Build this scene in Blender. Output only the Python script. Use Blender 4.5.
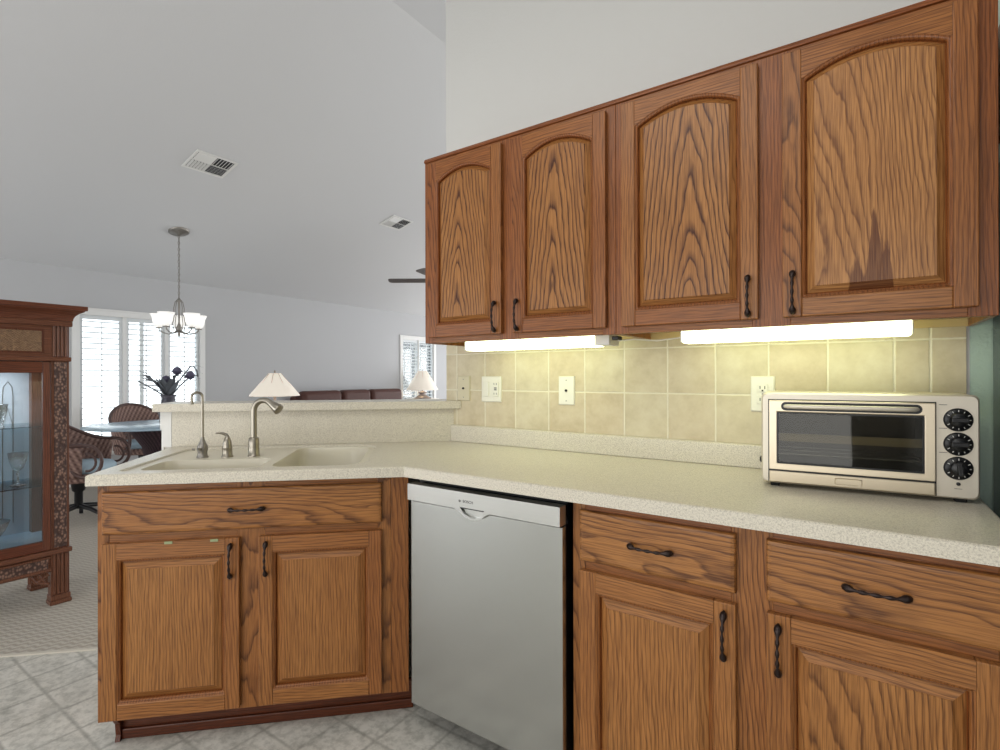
import bpy, bmesh, math, random
from mathutils import Vector, Matrix
random.seed(4)
PI = math.pi
D = bpy.data
C = bpy.context.scene.collection
for o in list(D.objects):
    D.objects.remove(o, do_unlink=True)

# ------------------------------------------------------------------ camera
F_PX = 519.4
yaw, pit, rol = math.radians(34.51), math.radians(.07), math.radians(-.13)
CAM_H = 1.23
fw = Vector((-math.sin(yaw)*math.cos(pit), math.cos(yaw)*math.cos(pit), math.sin(pit)))
r0 = Vector((math.cos(yaw), math.sin(yaw), 0)); u0 = r0.cross(fw)
rr = math.cos(rol)*r0 + math.sin(rol)*u0; uu = rr.cross(fw)
cd = D.cameras.new('camera'); cam = D.objects.new('camera', cd); C.objects.link(cam)
cd.sensor_width = 36; cd.lens = 36*F_PX/1000; cd.clip_start = .02; cd.clip_end = 200
m = Matrix((rr, uu, -fw)).transposed().to_4x4(); m.translation = Vector((0, 0, CAM_H))
cam.matrix_world = m
bpy.context.scene.camera = cam

# ------------------------------------------------------------------ light and exposure
sc = bpy.context.scene
sc.view_settings.view_transform = 'Standard'; sc.view_settings.look = 'None'
sc.view_settings.gamma = 1; sc.view_settings.use_curve_mapping = False
sc.view_settings.exposure = 0.0
w = D.worlds.new('daylight'); sc.world = w; w.use_nodes = True
bg = w.node_tree.nodes['Background']; bg.inputs[0].default_value = (.93, .96, 1, 1); bg.inputs[1].default_value = 3.2

def area(name, loc, rot, sx, sy, power, col=(1, 1, 1)):
    l = D.lights.new(name, 'AREA'); l.shape = 'RECTANGLE'; l.size = sx; l.size_y = sy
    l.energy = power; l.color = col
    o = D.objects.new(name, l); C.objects.link(o); o.location = loc; o.rotation_euler = rot
    return o
R90 = math.pi/2
# unseen fill light added above and behind the camera to brighten the kitchen
area('kitchen_overhead_fill', (-.9, -.4, 3.0), (0, 0, 0), 1.4, 1.4, 22, (1, .97, .92))
# added fill lights along the unseen walls, tilted up to brighten room and ceiling
area('kitchen_door_daylight', (-.9, -3.05, 1.3), (math.radians(97), 0, 0), 3.2, 2.2, 66, (1, .99, .97))
area('dining_door_daylight', (-5.2, -3.05, 1.3), (math.radians(103), 0, 0), 3.4, 2.2, 96, (.97, .98, 1))
area('living_door_daylight', (-3.6, 9.85, 1.3), (math.radians(-103), 0, 0), 5.5, 2.2, 190, (.97, .98, 1))
area('patio_door_daylight', (1.0, 6.0, 1.3), (math.radians(103), 0, math.radians(90)), 5.0, 2.2, 110, (.98, .99, 1))

# ------------------------------------------------------------------ helpers
def lin(r, g, b):
    f = lambda c: (c/255/12.92) if c/255 <= .04045 else ((c/255+.055)/1.055)**2.4
    return (f(r), f(g), f(b), 1)

class NT:
    def __init__(s, name):
        s.m = D.materials.new(name); s.m.use_nodes = True; s.t = s.m.node_tree
        s.b = s.t.nodes['Principled BSDF']; s.out = s.t.nodes['Material Output']
    def n(s, typ, **kw):
        x = s.t.nodes.new(typ)
        for k, v in kw.items(): setattr(x, k, v)
        return x
    def put(s, inp, v):
        if isinstance(v, bpy.types.NodeSocket): s.t.links.new(v, inp)
        elif v is not None: inp.default_value = v
    def math(s, op, a, b=None, c=None, clamp=False):
        x = s.n('ShaderNodeMath', operation=op, use_clamp=clamp)
        s.put(x.inputs[0], a); s.put(x.inputs[1], b)
        if c is not None: s.put(x.inputs[2], c)
        return x.outputs[0]
    def mix(s, f, a, b, typ='RGBA', blend='MIX'):
        x = s.n('ShaderNodeMix', data_type=typ)
        if typ == 'RGBA':
            x.blend_type = blend; i = (0, 6, 7); o = 2
        else: i = (0, 2, 3); o = 0
        s.put(x.inputs[i[0]], f); s.put(x.inputs[i[1]], a); s.put(x.inputs[i[2]], b)
        return x.outputs[o]
    def noise(s, vec, scale, detail=3, rough=.5, dist=0):
        x = s.n('ShaderNodeTexNoise'); s.put(x.inputs['Vector'], vec); x.inputs['Scale'].default_value = scale
        x.inputs['Detail'].default_value = detail; x.inputs['Roughness'].default_value = rough; x.inputs['Distortion'].default_value = dist
        return x.outputs['Fac']
    def ramp(s, f, stops):
        x = s.n('ShaderNodeValToRGB'); s.put(x.inputs[0], f); e = x.color_ramp.elements
        while len(e) < len(stops): e.new(.5)
        for k, (p, c) in enumerate(stops): e[k].position = p; e[k].color = c if len(c) == 4 else (*c, 1)
        return x.outputs[0]
    def comb(s, x, y, z):
        c = s.n('ShaderNodeCombineXYZ'); s.put(c.inputs[0], x); s.put(c.inputs[1], y); s.put(c.inputs[2], z); return c.outputs[0]
    def sep(s, v):
        c = s.n('ShaderNodeSeparateXYZ'); s.put(c.inputs[0], v); return c.outputs
    def obj(s): return s.n('ShaderNodeTexCoord').outputs['Object']
    def bump(s, h, dist=.001, strength=.5):
        b = s.n('ShaderNodeBump'); b.inputs['Strength'].default_value = strength; b.inputs['Distance'].default_value = dist
        s.put(b.inputs['Height'], h); s.t.links.new(b.outputs[0], s.b.inputs['Normal'])
    def set(s, col=None, rough=None, metal=None, **kw):
        if col is not None: s.put(s.b.inputs['Base Color'], col)
        if rough is not None: s.put(s.b.inputs['Roughness'], rough)
        if metal is not None: s.b.inputs['Metallic'].default_value = metal
        for k, v in kw.items(): s.put(s.b.inputs[k], v)
        return s.m

def plain(name, col, rough=.5, metal=0, vary=.04, scale=30, **kw):
    """a plain surface with a little real unevenness of colour"""
    t = NT(name); f = t.noise(t.obj(), scale, 3)
    lo = tuple(c*(1-vary) for c in col[:3])+(1,); hi = tuple(min(1, c*(1+vary)) for c in col[:3])+(1,)
    return t.set(t.mix(f, lo, hi), rough, metal, **kw)

def wood_mat(name, light, mid, dark, red, rough=.33, figure=False):
    t = NT(name); P = t.sep(t.obj())
    a = t.n('ShaderNodeAttribute', attribute_name='grain'); g = t.sep(a.outputs['Vector'])
    tone = t.n('ShaderNodeAttribute', attribute_name='tone').outputs['Fac']
    rnd = t.n('ShaderNodeObjectInfo').outputs['Random']
    seed, horiz, amp = g[0], g[1], g[2]
    across = t.mix(horiz, P[0], P[2], 'FLOAT'); along = t.mix(horiz, P[2], P[0], 'FLOAT')
    off = t.math('MULTIPLY_ADD', rnd, 31.7, t.math('MULTIPLY', seed, 17.3))
    al = t.math('ADD', along, off); ac = t.math('ADD', across, off)
    yy = P[1]
    warp = t.noise(t.comb(t.math('MULTIPLY', ac, 6), t.math('MULTIPLY', yy, 6), t.math('MULTIPLY', al, 1.6)), 1, 2)
    warp2 = t.noise(t.comb(t.math('MULTIPLY', ac, 30), t.math('MULTIPLY', yy, 30), t.math('MULTIPLY', al, 9)), 1, 2)
    jit = t.math('MULTIPLY', t.math('SUBTRACT', t.math('FRACT', t.math('MULTIPLY', off, 3.1)), .5), .06)
    ax = t.math('SUBTRACT', across, jit)
    hyp = t.math('SQRT', t.math('ADD', t.math('MULTIPLY', ax, ax), .00035))
    cath = t.math('ADD', hyp, t.math('MULTIPLY', al, .115))
    straight = t.math('ADD', ac, t.math('MULTIPLY', al, .02))
    v = t.mix(amp, straight, cath, 'FLOAT')
    v = t.math('ADD', v, t.math('MULTIPLY', t.math('SUBTRACT', warp, .5), t.math('MULTIPLY_ADD', amp, .02, .06)))
    v = t.math('ADD', v, t.math('MULTIPLY', t.math('SUBTRACT', warp2, .5), .014))
    s = t.math('FRACT', t.math('MULTIPLY', v, t.math('MULTIPLY_ADD', amp, -35, 105)))
    band = t.ramp(s, [(0, (.15,)*3), (.10, (1.,)*3), (.24, (.55,)*3), (.5, (.1,)*3), (1, (.1,)*3)])
    pore = t.noise(t.comb(t.math('MULTIPLY', ac, 420), t.math('MULTIPLY', yy, 420), t.math('MULTIPLY', al, 11)), 1, 2, .6)
    pr = t.ramp(pore, [(.42, (0,)*3), (.62, (1,)*3)])
    big = t.noise(t.comb(t.math('MULTIPLY', ac, 5), t.math('MULTIPLY', yy, 5), t.math('MULTIPLY', al, 2)), 1, 3)
    base = t.mix(t.math('MULTIPLY', big, .9, clamp=True), light, mid)
    base = t.mix(t.math('MULTIPLY', tone, .85), base, red)
    c1 = t.mix(t.math('MULTIPLY', t.n('ShaderNodeRGBToBW').outputs[0], 1), base, dark)
    bw = t.n('ShaderNodeRGBToBW'); t.put(bw.inputs[0], band)
    mask = t.math('MULTIPLY', bw.outputs[0], t.math('MULTIPLY_ADD', pore, 1.5, .30), clamp=True)
    mask = t.math('MULTIPLY', mask, t.math('MULTIPLY_ADD', amp, .45, .55), clamp=True)
    if figure:
        nz = t.noise(t.comb(t.math('MULTIPLY', P[0], 120), 0.0, t.math('MULTIPLY', P[2], 14)), 1, 3)
        def hump(c, w_, h): return t.math('MULTIPLY', h, t.math('EXPONENT', t.math('MULTIPLY', -1, t.math('POWER', t.math('DIVIDE', t.math('SUBTRACT', P[0], c), w_), 2))))
        hh = t.math('ADD', t.math('ADD', hump(-.032, .016, .115), hump(.004, .014, .225)), t.math('ADD', hump(.030, .012, .135), t.math('MULTIPLY', t.math('SUBTRACT', nz, .5), .10)))
        fm = t.math('SUBTRACT', hh, t.math('SUBTRACT', P[2], .045)); fm = t.math('MULTIPLY', fm, 40, clamp=True)
        fm = t.math('MULTIPLY', fm, t.math('LESS_THAN', t.math('ABSOLUTE', t.math('SUBTRACT', P[0], .0)), .06))
        mask = t.math('MAXIMUM', mask, t.math('MULTIPLY', fm, t.math('MULTIPLY_ADD', pore, .6, .5)))
    c1 = t.mix(mask, base, dark)
    bw2 = t.n('ShaderNodeRGBToBW'); t.put(bw2.inputs[0], pr)
    c2 = t.mix(t.math('MULTIPLY', bw2.outputs[0], .42), c1, dark)
    t.bump(t.math('ADD', t.math('MULTIPLY', mask, -.5), t.math('MULTIPLY', bw2.outputs[0], -.5)), .0006, .5)
    return t.set(c2, rough, 0, **{'Specular IOR Level': .32, 'Coat Weight': .08, 'Coat Roughness': .25})

oak = wood_mat('oak', lin(190, 136, 78), lin(154, 99, 50), lin(66, 30, 11), lin(138, 74, 36))
oak_figured = wood_mat('oak_figured', lin(200, 148, 90), lin(176, 120, 66), lin(80, 36, 16), lin(138, 74, 36), figure=True)
walnut = wood_mat('carved_dark_wood', lin(132, 88, 66), lin(108, 66, 48), lin(42, 24, 18), lin(112, 58, 38), .3)
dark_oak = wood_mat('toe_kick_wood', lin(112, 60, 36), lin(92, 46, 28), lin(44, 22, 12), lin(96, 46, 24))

def speck_mat(name, a, b, rough=.28):
    t = NT(name); p = t.obj()
    f = t.noise(p, 260, 2, .7); g = t.noise(p, 520, 1, .5)
    f2 = t.ramp(f, [(.34, a), (.5, b), (.68, tuple(min(1, c*1.09) for c in b[:3]))])
    c = t.mix(t.math('GREATER_THAN', g, .66), f2, lin(150, 140, 122))
    t.bump(f, .0002, .2)
    return t.set(c, rough)
solid = speck_mat('speckled_solid_surface', lin(184, 177, 164), lin(214, 208, 192))
bowlm = plain('cream_solid_surface', lin(212, 206, 188), .3, vary=.02)

def tile_wall_mat():
    t = NT('backsplash_tile'); P = t.sep(t.obj())
    x = t.math('ADD', P[0], 1.595+.1687*4); z = t.math('SUBTRACT', P[2], .992-.172)
    p, q = .1687, .171
    gw = .0028
    def line(v, pit):
        fr = t.math('PINGPONG', v, pit/2)       # 0 at a joint
        return fr
    dx = line(x, p); dz = line(z, q)
    dx2 = t.math('ABSOLUTE', t.math('SUBTRACT', P[0], .176))
    dmin = t.math('MINIMUM', t.math('MINIMUM', dx, dz), dx2)
    wob = t.noise(t.obj(), 60, 2)
    dm = t.math('ADD', dmin, t.math('MULTIPLY', t.math('SUBTRACT', wob, .5), .0022))
    mask = t.n('ShaderNodeMapRange'); mask.interpolation_type = 'SMOOTHSTEP'
    t.put(mask.inputs['Value'], dm); mask.inputs['From Min'].default_value = gw*.6; mask.inputs['From Max'].default_value = gw*1.5
    ci = t.math('FLOOR', t.math('DIVIDE', x, p)); ck = t.math('FLOOR', t.math('DIVIDE', z, q))
    wn = t.n('ShaderNodeTexWhiteNoise'); t.put(wn.inputs['Vector'], t.comb(ci, ck, 1.0))
    n1 = t.noise(t.comb(t.math('ADD', P[0], t.math('MULTIPLY', wn.outputs['Value'], 9)), P[1], P[2]), 14, 4, .65)
    c = t.ramp(n1, [(.3, lin(180, 168, 138)), (.5, lin(198, 187, 158)), (.7, lin(210, 202, 176))])
    tint = t.mix(wn.outputs['Value'], lin(194, 174, 142), lin(202, 196, 166))
    c = t.mix(.35, c, tint)
    col = t.mix(mask.outputs[0], lin(222, 216, 194), c)
    t.bump(t.math('ADD', mask.outputs[0], t.math('MULTIPLY', n1, .15)), .002, .6)
    return t.set(col, .38)
tilem = tile_wall_mat()

def floor_tile_mat():
    t = NT('kitchen_floor_vinyl'); P = t.sep(t.obj())
    p = .18
    dx = t.math('PINGPONG', t.math('ADD', P[0], 1.881+p*40), p/2); dy = t.math('PINGPONG', t.math('SUBTRACT', P[1], .843-p*40), p/2)
    n0 = t.noise(t.obj(), 7, 4, .6); n2 = t.noise(t.obj(), 32, 5, .7)
    dm = t.math('ADD', t.math('MINIMUM', dx, dy), t.math('MULTIPLY', t.math('SUBTRACT', n2, .5), .006))
    mr = t.n('ShaderNodeMapRange'); mr.interpolation_type = 'SMOOTHSTEP'; t.put(mr.inputs['Value'], dm)
    mr.inputs['From Min'].default_value = .000; mr.inputs['From Max'].default_value = .011
    c = t.ramp(n0, [(.3, lin(172, 171, 164)), (.48, lin(200, 198, 190)), (.66, lin(220, 217, 209))])
    v = t.ramp(n2, [(.38, lin(128, 128, 120)), (.56, lin(216, 214, 206))])
    c = t.mix(.38, c, v)
    fac = t.math('MULTIPLY', t.math('SUBTRACT', 1, mr.outputs[0]), t.math('MULTIPLY_ADD', n0, .7, .1), clamp=True)
    col = t.mix(fac, c, lin(118, 118, 110))
    t.bump(t.math('ADD', mr.outputs[0], t.math('MULTIPLY', n2, .4)), .0012, .35)
    return t.set(col, .42)
floorm = floor_tile_mat()

def carpet_mat():
    t = NT('woven_carpet'); P = t.sep(t.obj())
    u = t.math('MULTIPLY', t.math('ADD', P[0], P[1]), .707); v = t.math('MULTIPLY', t.math('SUBTRACT', P[1], P[0]), .707)
    n = t.noise(t.obj(), 9, 3)
    w1 = t.math('SINE', t.math('ADD', t.math('MULTIPLY', v, 2*PI/.034), t.math('MULTIPLY', t.math('SINE', t.math('MULTIPLY', u, 2*PI/.05)), 1.3)))
    w2 = t.noise(t.obj(), 380, 2)
    f = t.math('MULTIPLY_ADD', w1, .5, .5)
    c = t.mix(f, lin(158, 150, 138), lin(196, 190, 180))
    c = t.mix(t.math('MULTIPLY', w2, .4), c, lin(212, 207, 198))
    c = t.mix(t.math('MULTIPLY', n, .3), c, lin(170, 160, 140))
    t.bump(t.math('ADD', f, w2), .006, .6)
    return t.set(c, .95)
carpetm = carpet_mat()

def paint(name, col, tex=.0006):
    t = NT(name); n = t.noise(t.obj(), 90, 4, .6); n2 = t.noise(t.obj(), 2, 2)
    c = t.mix(t.math('MULTIPLY', n2, .5), col, tuple(x*.97 for x in col[:3])+(1,))
    t.bump(n, tex*4, .3)
    return t.set(c, .7)
wallm = paint('grey_wall_paint', lin(190, 191, 193))
kwallm = paint('kitchen_wall_paint', lin(212, 212, 209))
ceilm = paint('ceiling_paint', lin(216, 217, 219))
tealm = paint('sage_textured_wall', lin(182, 204, 192), .003)
whitem = plain('white_trim_paint', lin(232, 232, 230), .4, vary=.01)
shutm = plain('white_shutter_paint', lin(226, 230, 232), .45, vary=.01)
plasticm = plain('white_plastic', lin(226, 224, 212), .35, vary=.01)
almondm = plain('almond_plastic', lin(202, 194, 166), .4, vary=.02)
holem = plain('black_hole', lin(18, 18, 18), .6)
bronze = plain('oil_rubbed_bronze', lin(52, 42, 40), .35, .7, vary=.25, scale=90)
blackm = plain('black_plastic', lin(16, 17, 20), .35, vary=.1)
rubber = plain('black_rubber', lin(22, 22, 22), .8)
blackgloss = plain('glossy_black_steel', lin(18, 20, 20), .12, vary=.05)
nickel = plain('brushed_nickel', lin(160, 154, 142), .3, 1, vary=.08, scale=200)
pewter = plain('antique_pewter', lin(146, 142, 136), .4, .8, vary=.15, scale=80)
leather = plain('brown_leather', lin(78, 42, 33), .55, vary=.18, scale=16)
cushm = plain('pale_blue_fabric', lin(168, 190, 204), .85, vary=.06)
creamshade = plain('cream_lamp_shade', lin(232, 222, 200), .8, vary=.03, **{'Transmission Weight': 0.0})
petal = plain('dusky_purple_petals', lin(92, 88, 112), .6, vary=.3, scale=40)
leafm = plain('grey_green_leaves', lin(112, 116, 122), .6, vary=.3, scale=40)
stonep = plain('dark_ceramic', lin(74, 72, 82), .35, vary=.2, scale=20)
chromem = plain('chrome', lin(210, 210, 210), .12, 1, vary=.02)
lightwood = plain('light_birch_underside', lin(202, 178, 128), .6, vary=.08, scale=12)

def steel_mat(name, col, rough, aniso=.6, streak=(900, 900, 6), vary=.05):
    t = NT(name); P = t.sep(t.obj())
    n = t.noise(t.comb(t.math('MULTIPLY', P[0], streak[0]), t.math('MULTIPLY', P[1], streak[1]), t.math('MULTIPLY', P[2], streak[2])), 1, 2)
    lo = tuple(c*(1-vary) for c in col[:3])+(1,); hi = tuple(min(1, c*(1+vary)) for c in col[:3])+(1,)
    t.bump(n, .0001, .15)
    return t.set(t.mix(n, lo, hi), rough, 1, Anisotropic=aniso)
steel = steel_mat('brushed_stainless_steel', lin(192, 194, 192), .22)
steelh = steel_mat('horizontal_brushed_steel', lin(206, 207, 204), .3, .5, (6, 900, 900))
ovensteel = steel_mat('warm_brushed_steel', lin(204, 192, 170), .34, .5, (6, 900, 900))
ovenbody = plain('silver_painted_steel', lin(216, 208, 192), .35, .4, vary=.03)

def glass_mat(name, tint=(1, 1, 1, 1), rough=0.0, refl=.9):
    t = NT(name)
    tr = t.n('ShaderNodeBsdfTransparent'); tr.inputs[0].default_value = tint
    gl = t.n('ShaderNodeBsdfGlossy'); gl.inputs['Roughness'].default_value = .03 + rough
    fr = t.n('ShaderNodeFresnel'); fr.inputs['IOR'].default_value = 1.45
    mx = t.n('ShaderNodeMixShader'); t.put(mx.inputs[0], t.math('MULTIPLY_ADD', fr.outputs[0], refl, .02)); t.put(mx.inputs[1], tr.outputs[0]); t.put(mx.inputs[2], gl.outputs[0])
    t.t.links.new(mx.outputs[0], t.out.inputs[0]); return t.m
glass = glass_mat('clear_glass', (.93, .96, .96, 1))
tableglass = glass_mat('table_glass', (.70, .84, .9, 1))
def aqua():  # window reflection on the table top is put into its pale blue colour
    t = NT('painted_reflection_table_glass'); n = t.noise(t.obj(), 3, 2)
    return t.set(t.mix(n, lin(176, 204, 222), lin(190, 214, 230)), .22, 0, Alpha=.85)
aquag = aqua()
ovenglass = glass_mat('tinted_oven_glass', (.62, .61, .56, 1), 0.0, .35)
def crystal_mat():
    t = NT('cut_crystal'); v = t.n('ShaderNodeTexVoronoi'); t.put(v.inputs['Vector'], t.obj()); v.inputs['Scale'].default_value = 70
    t.bump(v.outputs['Distance'], .004, 1)
    return t.set((1, 1, 1, 1), .08, 0, **{'Transmission Weight': .85, 'IOR': 1.5})
crystal = crystal_mat()
def mirror_mat():
    t = NT('cabinet_mirror'); return t.set(t.mix(t.noise(t.obj(), 3, 2), lin(150, 168, 190), lin(176, 190, 208)), .06, 1)
mirror = mirror_mat()
def emit_mat(name, col, strength, base=(.9, .9, .9, 1)):
    t = NT(name); f = t.noise(t.obj(), 5, 1)
    t.set(base, .5, 0, **{'Emission Color': col, 'Emission Strength': strength}); return t.m
tubem = emit_mat('lit_fluorescent_diffuser', (.90, 1, .60, 1), 5.0)
shadeglass = emit_mat('frosted_glass_shade', (1, .97, .9, 1), .55)
lampshade_lit = emit_mat('lit_fabric_shade', (1, .90, .76, 1), .30, lin(228, 220, 208))

def wicker_mat(name, a, b, sx=.012, sz=.012):
    t = NT(name); P = t.sep(t.obj())
    ang = t.math('ARCTAN2', P[1], P[0])
    u = t.math('MULTIPLY', ang, 44); v = t.math('MULTIPLY', P[2], 2*PI/.034)
    w1 = t.math('SINE', t.math('ADD', u, t.math('MULTIPLY', v, .35))); w2 = t.math('MULTIPLY_ADD', t.math('SINE', v), .4, .7)
    f = t.math('MULTIPLY_ADD', t.math('MULTIPLY', w1, w2), .5, .5)
    n = t.noise(t.obj(), 60, 3)
    c = t.mix(t.math('MULTIPLY', f, 1), b, a); c = t.mix(t.math('MULTIPLY', n, .4), c, b)
    t.bump(f, .006, .9)
    return t.set(c, .6)
wickerm = wicker_mat('woven_rattan', lin(176, 146, 134), lin(90, 62, 56))
rattan = plain('rattan_pole', lin(88, 66, 62), .4, vary=.25, scale=50)
def weave_panel_mat():
    t = NT('woven_cane_panel'); P = t.sep(t.obj())
    w1 = t.math('SINE', t.math('MULTIPLY', P[0], 2*PI/.013)); w2 = t.math('SINE', t.math('MULTIPLY', P[2], 2*PI/.009))
    n = t.noise(t.obj(), 90, 3)
    f = t.math('MULTIPLY_ADD', t.math('MULTIPLY', w1, w2), .35, n)
    c = t.ramp(f, [(.3, lin(52, 32, 22)), (.5, lin(120, 88, 62)), (.75, lin(176, 142, 104))])
    t.bump(f, .004, .9); return t.set(c, .5)
weavem = weave_panel_mat()
def carve_mat():
    t = NT('carved_wicker_post'); P = t.sep(t.obj())
    v = t.n('ShaderNodeTexVoronoi'); t.put(v.inputs['Vector'], t.comb(t.math('MULTIPLY', P[0], 90), t.math('MULTIPLY', P[1], 90), t.math('MULTIPLY', P[2], 60))); v.inputs['Scale'].default_value = 1
    c = t.ramp(v.outputs['Distance'], [(.1, lin(150, 116, 98)), (.6, lin(64, 42, 36))])
    t.bump(t.math('SUBTRACT', 1, v.outputs['Distance']), .004, .8); return t.set(c, .45)
carvem = carve_mat()

class MB:
    """collects geometry, links it as ONE mesh object"""
    def __init__(s): s.v = []; s.f = []; s.m = []; s.g = []; s.t = []; s.s = []
    def add(s, vs, fs, mat=0, g=(0, 0, 0), tone=0., smooth=False):
        k = len(s.v); s.v += [tuple(p) for p in vs]
        for f in fs: s.f.append([i+k for i in f]); s.m.append(mat); s.g.append(g); s.t.append(tone); s.s.append(smooth)
        return s
    def box(s, x0, x1, y0, y1, z0, z1, mat=0, g=(0, 0, 0), tone=0., M=None):
        vs = [Vector((x, y, z)) for x in (x0, x1) for y in (y0, y1) for z in (z0, z1)]
        if M: vs = [M @ p for p in vs]
        return s.add(vs, [(0, 1, 3, 2), (4, 6, 7, 5), (0, 4, 5, 1), (2, 3, 7, 6), (0, 2, 6, 4), (1, 5, 7, 3)], mat, g, tone)
    def prism(s, poly, a0, a1, axis='z', mat=0, g=(0, 0, 0), tone=0., smooth=False, M=None):
        n = len(poly)
        def P(p, h):
            if axis == 'z': q = Vector((p[0], p[1], h))
            elif axis == 'y': q = Vector((p[0], h, p[1]))
            else: q = Vector((h, p[0], p[1]))
            return M @ q if M else q
        vs = [P(p, a0) for p in poly]+[P(p, a1) for p in poly]
        s.add(vs, [tuple(range(n))[::-1], tuple(range(n, 2*n))], mat, g, tone)
        s.add(vs, [(i, (i+1) % n, n+(i+1) % n, n+i) for i in range(n)], mat, g, tone, smooth)
        return s
    def lathe(s, prof, c=(0, 0, 0), n=24, mat=0, M=None, smooth=True, g=(0, 0, 0), cap=True, sx=1, sy=1, tone=0.):
        vs = []
        for r, z in prof:
            for k in range(n):
                a = 2*PI*k/n; p = Vector((c[0]+sx*r*math.cos(a), c[1]+sy*r*math.sin(a), c[2]+z)); vs.append(M @ p if M else p)
        fs = [(i*n+k, i*n+(k+1) % n, (i+1)*n+(k+1) % n, (i+1)*n+k) for i in range(len(prof)-1) for k in range(n)]
        s.add(vs, fs, mat, g, tone, smooth)
        if cap:
            s.add(vs[:n], [tuple(range(n))[::-1]], mat, g, tone); s.add(vs[-n:], [tuple(range(n))], mat, g, tone)
        return s
    def tube(s, pts, r, n=10, mat=0, closed=False, g=(0, 0, 0), flat=1.):
        pts = [Vector(p) for p in pts]; N = len(pts); rs = r if isinstance(r, (list, tuple)) else [r]*N
        vs = []; up = None
        for i, p in enumerate(pts):
            if closed: t = pts[(i+1) % N]-pts[i-1]
            else: t = pts[min(i+1, N-1)]-pts[max(i-1, 0)]
            t.normalize()
            if up is None:
                up = Vector((0, 0, 1)) if abs(t.z) < .9 else Vector((0, 1, 0))
            a = t.cross(up)
            if a.length < 1e-5: a = t.cross(Vector((1, 0, 0)))
            a.normalize(); b = a.cross(t).normalized(); up = b
            for k in range(n):
                th = 2*PI*k/n; vs.append(p+rs[i]*(a*math.cos(th)+b*math.sin(th)*flat))
        R = N if closed else N-1
        fs = [(i*n+k, ((i+1) % N)*n+k, ((i+1) % N)*n+(k+1) % n, i*n+(k+1) % n) for i in range(R) for k in range(n)]
        s.add(vs, fs, mat, g, 0., True)
        if not closed:
            s.add(vs[:n], [tuple(range(n))], mat, g); s.add(vs[-n:], [tuple(range(n))[::-1]], mat, g)
        return s
    def loops(s, L, mat=0, g=(0, 0, 0), tone=0., cap0=False, cap1=True, smooth=False, gk=None):
        n = len(L[0]); vs = [p for l in L for p in l]
        fs = [(i*n+k, i*n+(k+1) % n, (i+1)*n+(k+1) % n, (i+1)*n+k) for i in range(len(L)-1) for k in range(n)]
        g0 = len(s.g); s.add(vs, fs, mat, g, tone, smooth)
        if gk:
            for q in range(len(fs)): s.g[g0+q] = gk(q % n)
        if cap1: s.add(L[-1], [tuple(range(n))], mat, g, tone)
        if cap0: s.add(L[0], [tuple(range(n))[::-1]], mat, g, tone)
        return s
    def holes(s, outer, hs, z, mat=0, g=(0, 0, 0), M=None):
        bm = bmesh.new(); es = []
        for lp in [outer]+hs:
            vv = [bm.verts.new((p[0], p[1], z)) for p in lp]
            es += [bm.edges.new((vv[i], vv[(i+1) % len(vv)])) for i in range(len(vv))]
        bmesh.ops.triangle_fill(bm, edges=es, use_beauty=True); bm.verts.index_update()
        vs = [M @ v.co if M else v.co.copy() for v in bm.verts]
        s.add(vs, [[v.index for v in (f.verts if f.normal.z > 0 else reversed(f.verts))] for f in bm.faces], mat, g); bm.free()
        return s
    def build(s, name, mats, parent=None, loc=(0, 0, 0), rot=(0, 0, 0), bevel=0, seg=2, recalc=True, sub=0, merge=False, angle=35):
        me = D.meshes.new(name); me.from_pydata(s.v, [], s.f)
        if not isinstance(mats, (list, tuple)): mats = [mats]
        for m_ in mats: me.materials.append(m_)
        for i, p in enumerate(me.polygons):
            p.material_index = s.m[i]; p.use_smooth = s.s[i]
        me.attributes.new('grain', 'FLOAT_VECTOR', 'FACE'); me.attributes['grain'].data.foreach_set('vector', [float(c) for q in s.g for c in q])
        me.attributes.new('tone', 'FLOAT', 'FACE'); me.attributes['tone'].data.foreach_set('value', [float(q) for q in s.t])
        if recalc or merge:
            bm = bmesh.new(); bm.from_mesh(me)
            if merge: bmesh.ops.remove_doubles(bm, verts=bm.verts, dist=1e-5)
            if recalc: bmesh.ops.recalc_face_normals(bm, faces=bm.faces)
            bm.to_mesh(me); bm.free()
        o = D.objects.new(name, me); C.objects.link(o); o.location = loc; o.rotation_euler = rot
        if parent: o.parent = parent
        if bevel:
            md = o.modifiers.new('bevel', 'BEVEL'); md.width = bevel; md.segments = seg; md.limit_method = 'ANGLE'; md.angle_limit = math.radians(angle)
        if sub:
            md = o.modifiers.new('subdivision', 'SUBSURF'); md.levels = sub; md.render_levels = sub
        return o

def tag(o, label=None, cat=None, group=None, kind=None):
    if label: o['label'] = label
    if cat: o['category'] = cat
    if group: o['group'] = group
    if kind: o['kind'] = kind
    return o
def thing(name, label, cat, loc=(0, 0, 0), rz=0, group=None, rot=None):
    o = D.objects.new(name, None); C.objects.link(o); o.location = loc; o.rotation_euler = rot or (0, 0, rz); o.empty_display_size = .1
    return tag(o, label, cat, group)
def dup(root, loc, rz, label=None, group=None):
    def cp(o, par):
        c = o.copy(); C.objects.link(c); c.parent = par
        for ch in [x for x in D.objects if x.parent == o and x is not c]: cp(ch, c)
        return c
    r = cp(root, None); r.location = loc; r.rotation_euler = (0, 0, rz)
    if label: r['label'] = label
    if group: r['group'] = group
    return r
def struct(mb, name, m_, **k):
    return tag(mb.build(name, m_, **k), kind='structure')
def part(o, label): o['label'] = label; return o
def rseed(): return round(random.uniform(0, 10), 3)
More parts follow.
